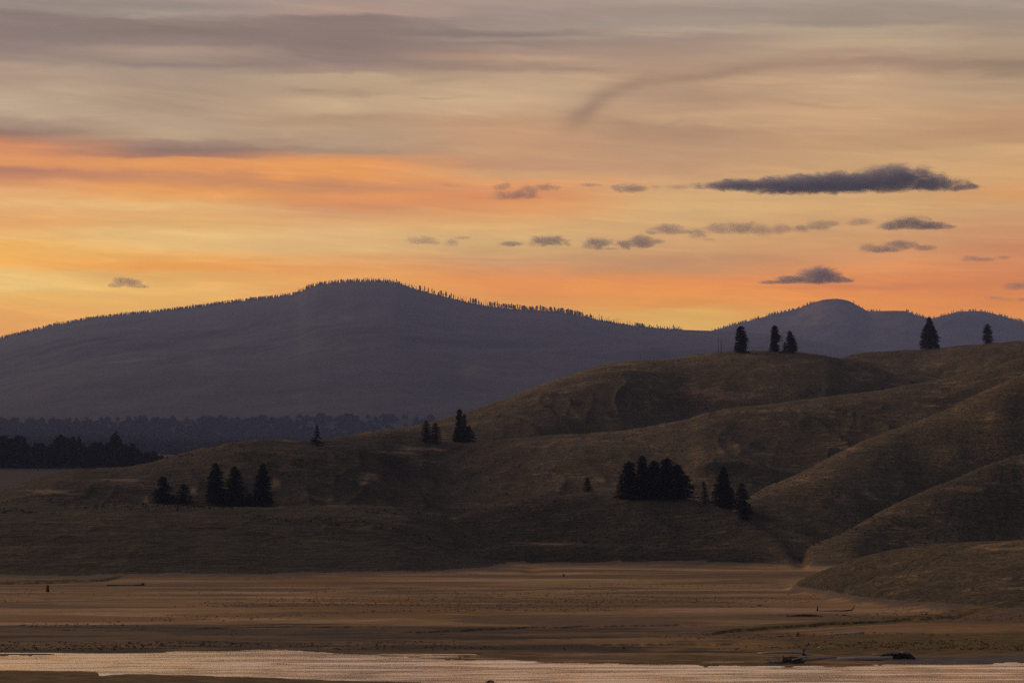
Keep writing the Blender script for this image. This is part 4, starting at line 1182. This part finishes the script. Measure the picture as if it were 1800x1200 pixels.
# streaky waviness of the cloud sheet
vec = nt.xyz(nt.m('MULTIPLY', az, 9.0), nt.m('MULTIPLY', el, 60.0), 0.0)
warp = nt.m('SUBTRACT', nt.noise(vec, 1.0, 4, 0.55, 0.3), 0.5)
vec2 = nt.xyz(nt.m('MULTIPLY', az, 30.0), nt.m('MULTIPLY', nt.m('ADD', el, nt.m('MULTIPLY', az, 0.06)), 300.0), 3.0)
fine = nt.m('SUBTRACT', nt.noise(vec2, 1.0, 5, 0.6, 0.6), 0.5)
vec4 = nt.xyz(nt.m('MULTIPLY', az, 16.0), nt.m('MULTIPLY', nt.m('ADD', el, nt.m('MULTIPLY', az, 0.05)), 170.0), 11.0)
streak = nt.m('SUBTRACT', nt.noise(vec4, 1.0, 6, 0.62, 1.2), 0.5)
vec3 = nt.xyz(nt.m('MULTIPLY', az, 45.0), nt.m('MULTIPLY', el, 150.0), 7.0)
puffy = nt.m('SUBTRACT', nt.noise(vec3, 1.0, 5, 0.55, 0.8), 0.5)
elw = nt.m('ADD', el, nt.m('ADD', nt.m('MULTIPLY', warp, 0.0062), nt.m('ADD', nt.m('MULTIPLY', fine, 0.0022), nt.m('MULTIPLY', puffy, 0.0030))))
tcoord = nt.m('DIVIDE', nt.m('SUBTRACT', EL_TOP, elw), EL_TOP - EL_BOT, clamp=True)
prev = None; prev_az = None
for px in sorted(SKY):
    cr = nt.new('ShaderNodeValToRGB')
    cr.color_ramp.interpolation = 'EASE'
    els = cr.color_ramp.elements
    rows = SKY[px]
    while len(els) < len(rows):
        els.new(0.5)
    for e, (y, r, g, b) in zip(els, rows):
        ev = math.atan(float(az_tan(px, y)[1]))
        e.position = min(1, max(0, (EL_TOP - math.atan(float(az_tan(900, y)[1]))) / (EL_TOP - EL_BOT)))
        e.color = tuple(seen_through(srgb(r, g * 0.985, b * 1.01 + 2), ev)) + (1,)
    nt.put(cr.inputs[0], tcoord)
    a0 = float(az_tan(px, 300)[0])
    if prev is None:
        prev, prev_az = cr.outputs[0], a0
    else:
        f = nt.ss(nt.m('ADD', az, nt.m('MULTIPLY', puffy, 0.02)), prev_az, a0)
        prev = nt.mix(f, prev, cr.outputs[0]); prev_az = a0
skyc = prev

# dark wisps drawn out along the wind: (photo column, row, half length, half height, tilt, strength)
WISPS = [(1092, 158, 55, 11, -0.48, 0.24), (1043, 186, 40, 13, -0.75, 0.26), (1180, 140, 75, 9, -0.13, 0.28), (1275, 130, 70, 6, -0.14, 0.26), (1010, 210, 34, 16, -0.6, 0.16), (1130, 222, 110, 12, 0.10, 0.12), (1240, 118, 90, 8, 0.05, 0.12),
         (1300, 172, 110, 9, 0.05, 0.10), (1430, 186, 60, 2.5, 0.12, 0.14), (1120, 215, 80, 10, 0.15, 0.12), (550, 159, 42, 4.5, 0.0, 0.26), (632, 166, 32, 5, 0.05, 0.20),
         (762, 172, 26, 1.6, -0.02, 0.26), (770, 142, 55, 5, -0.08, 0.18), (800, 118, 95, 13, 0.06, 0.14), (800, 92, 60, 5, 0.06, 0.12), (1040, 122, 65, 2.5, 0.08, 0.14),
         (220, 408, 90, 4, -0.10, 0.06), (180, 395, 120, 5, 0.02, 0.05), (480, 330, 60, 10, 0.05, 0.12), (560, 320, 40, 9, 0.0, 0.14), (150, 312, 60, 7, 0.0, 0.14), (380, 322, 45, 9, 0.0, 0.12),
         (790, 327, 16, 2.5, 0, 0.2), (1000, 350, 70, 8, 0.05, 0.06)]
dark = None
for (cx, cy, a, b_, tilt, s) in WISPS:
    a0, t0 = az_tan(cx, cy); e0 = math.atan(float(t0)); a0 = float(a0)
    u = nt.m('SUBTRACT', nt.m('ADD', az, nt.m('MULTIPLY', puffy, 0.010)), a0)
    v = nt.m('SUBTRACT', nt.m('ADD', el, nt.m('ADD', nt.m('MULTIPLY', puffy, 0.004), nt.m('MULTIPLY', fine, 0.0018))), e0)
    ct, st = math.cos(tilt), math.sin(tilt)               # image rows run down
    p = nt.m('MULTIPLY', nt.m('SUBTRACT', nt.m('MULTIPLY', u, ct), nt.m('MULTIPLY', v, st)), F / a)
    q = nt.m('MULTIPLY', nt.m('ADD', nt.m('MULTIPLY', u, st), nt.m('MULTIPLY', v, ct)), F / b_)
    d2 = nt.m('ADD', nt.m('MULTIPLY', p, p), nt.m('MULTIPLY', q, q))
    g = nt.m('MULTIPLY', nt.m('EXPONENT', nt.m('MULTIPLY', d2, -0.7)), s * 1.4)
    dark = g if dark is None else nt.m('ADD', dark, g)
dark = nt.m('ADD', dark, nt.m('ADD', nt.m('MULTIPLY', fine, -0.30), nt.m('MULTIPLY', streak, -0.60)))
skyc = nt.mix(nt.m('MAXIMUM', dark, 0.0), skyc, nt.mix(0.35, (0.16, 0.10, 0.085), skyc, 'MIX'))
br = nt.m('SUBTRACT', 1.0, nt.m('MULTIPLY', nt.m('MINIMUM', dark, 0.0), 0.8))
skyc = nt.mix(1.0, skyc, nt.xyz(br, br, br), 'MULTIPLY')

# away from the sunset: the clear dusk sky, from the sky model, and the greyer cloud overhead
sky = nt.new('ShaderNodeTexSky', sky_type='NISHITA')
sky.sun_disc = False
SUN_AZ, SUN_EL = deg(-30.0), deg(3.0)
sky.sun_elevation = SUN_EL
sky.sun_rotation = SUN_AZ
sky.altitude = 2300
nish = nt.mix(1.0, sky.outputs[0], (NISH, NISH, NISH) if False else (0.10, 0.10, 0.10), 'MULTIPLY')
over = nt.mix(nt.ss(el, 0.16, 0.60), (1.12, 0.65, 0.345), (0.20, 0.185, 0.21))
back = nt.mix(nt.ss(el, 0.0, 0.6), (0.044, 0.045, 0.085), (0.105, 0.108, 0.205))
back = nt.mix(0.5, back, nish)
away = nt.ss(nt.m('ABSOLUTE', nt.m('SUBTRACT', az, SUN_AZ)), 0.55, 1.9)
upper = nt.mix(away, over, back)
# far round to either side the sunset band goes on without detail
els = nt.new('ShaderNodeValToRGB')
for e, (y, c) in zip([els.color_ramp.elements[0]] + [els.color_ramp.elements.new(p) for p in (0.2, 0.45, 0.6)] + [els.color_ramp.elements[-1]],
                     [(640, (214, 150, 95)), (500, (220, 150, 92)), (340, (214, 158, 104)), (220, (188, 156, 122)), (0, (160, 144, 128))]):
    e.position = (640 - y) / 640.0
    e.color = srgb(*c) + (1,)
nt.put(els.inputs[0], nt.m('DIVIDE', nt.m('SUBTRACT', el, EL_BOT), EL_TOP - EL_BOT, clamp=True))
plain = nt.mix(away, els.outputs[0], back)
plain = nt.mix(nt.ss(el, EL_TOP, EL_TOP + 0.14), plain, upper)
plain = nt.mix(nt.ss(el, -0.02, -0.001), (0.02, 0.018, 0.016), plain)
nt.put(bg.inputs[0], skyc)
bg2 = nt.new('ShaderNodeBackground')
nt.put(bg2.inputs[0], plain)
fac = nt.m('MAXIMUM', nt.ss(nt.m('ABSOLUTE', az), 0.21, 0.30), nt.ss(el, EL_TOP + 0.012, EL_TOP + 0.12))
fac = nt.m('MAXIMUM', fac, nt.m('LESS_THAN', el, -0.005))
ms = nt.new('ShaderNodeMixShader')
nt.put(ms.inputs[0], fac)
nt.l.new(bg.outputs[0], ms.inputs[1]); nt.l.new(bg2.outputs[0], ms.inputs[2])
nt.l.new(ms.outputs[0], wout.inputs[0])

# ------------------------------------------------------------------ the last of the sun
sd = bpy.data.lights.new("sun", 'SUN')
sd.energy = 2.4
sd.angle = deg(40)
sd.color = (1.0, 0.70, 0.46)
so = bpy.data.objects.new("sun", sd); COL.objects.link(so)
SUN_L = deg(13.0)
LAMP_AZ = deg(-52.0)
dvec = Vector((math.sin(LAMP_AZ) * math.cos(SUN_L), math.cos(LAMP_AZ) * math.cos(SUN_L), math.sin(SUN_L)))
so.rotation_euler = dvec.to_track_quat('Z', 'Y').to_euler()
so.location = dvec * 200

# ------------------------------------------------------------------ render settings
scene.view_settings.view_transform = 'Standard'
scene.view_settings.look = 'None'
scene.view_settings.exposure = 0.0
scene.view_settings.gamma = 1.0
scene.view_settings.use_curve_mapping = False
scene.render.engine = 'CYCLES'
scene.cycles.use_denoising = False
scene.cycles.use_adaptive_sampling = False
scene.cycles.max_bounces = 6
scene.cycles.volume_bounces = 0
scene.cycles.volume_step_rate = 1.0
scene.render.film_transparent = False
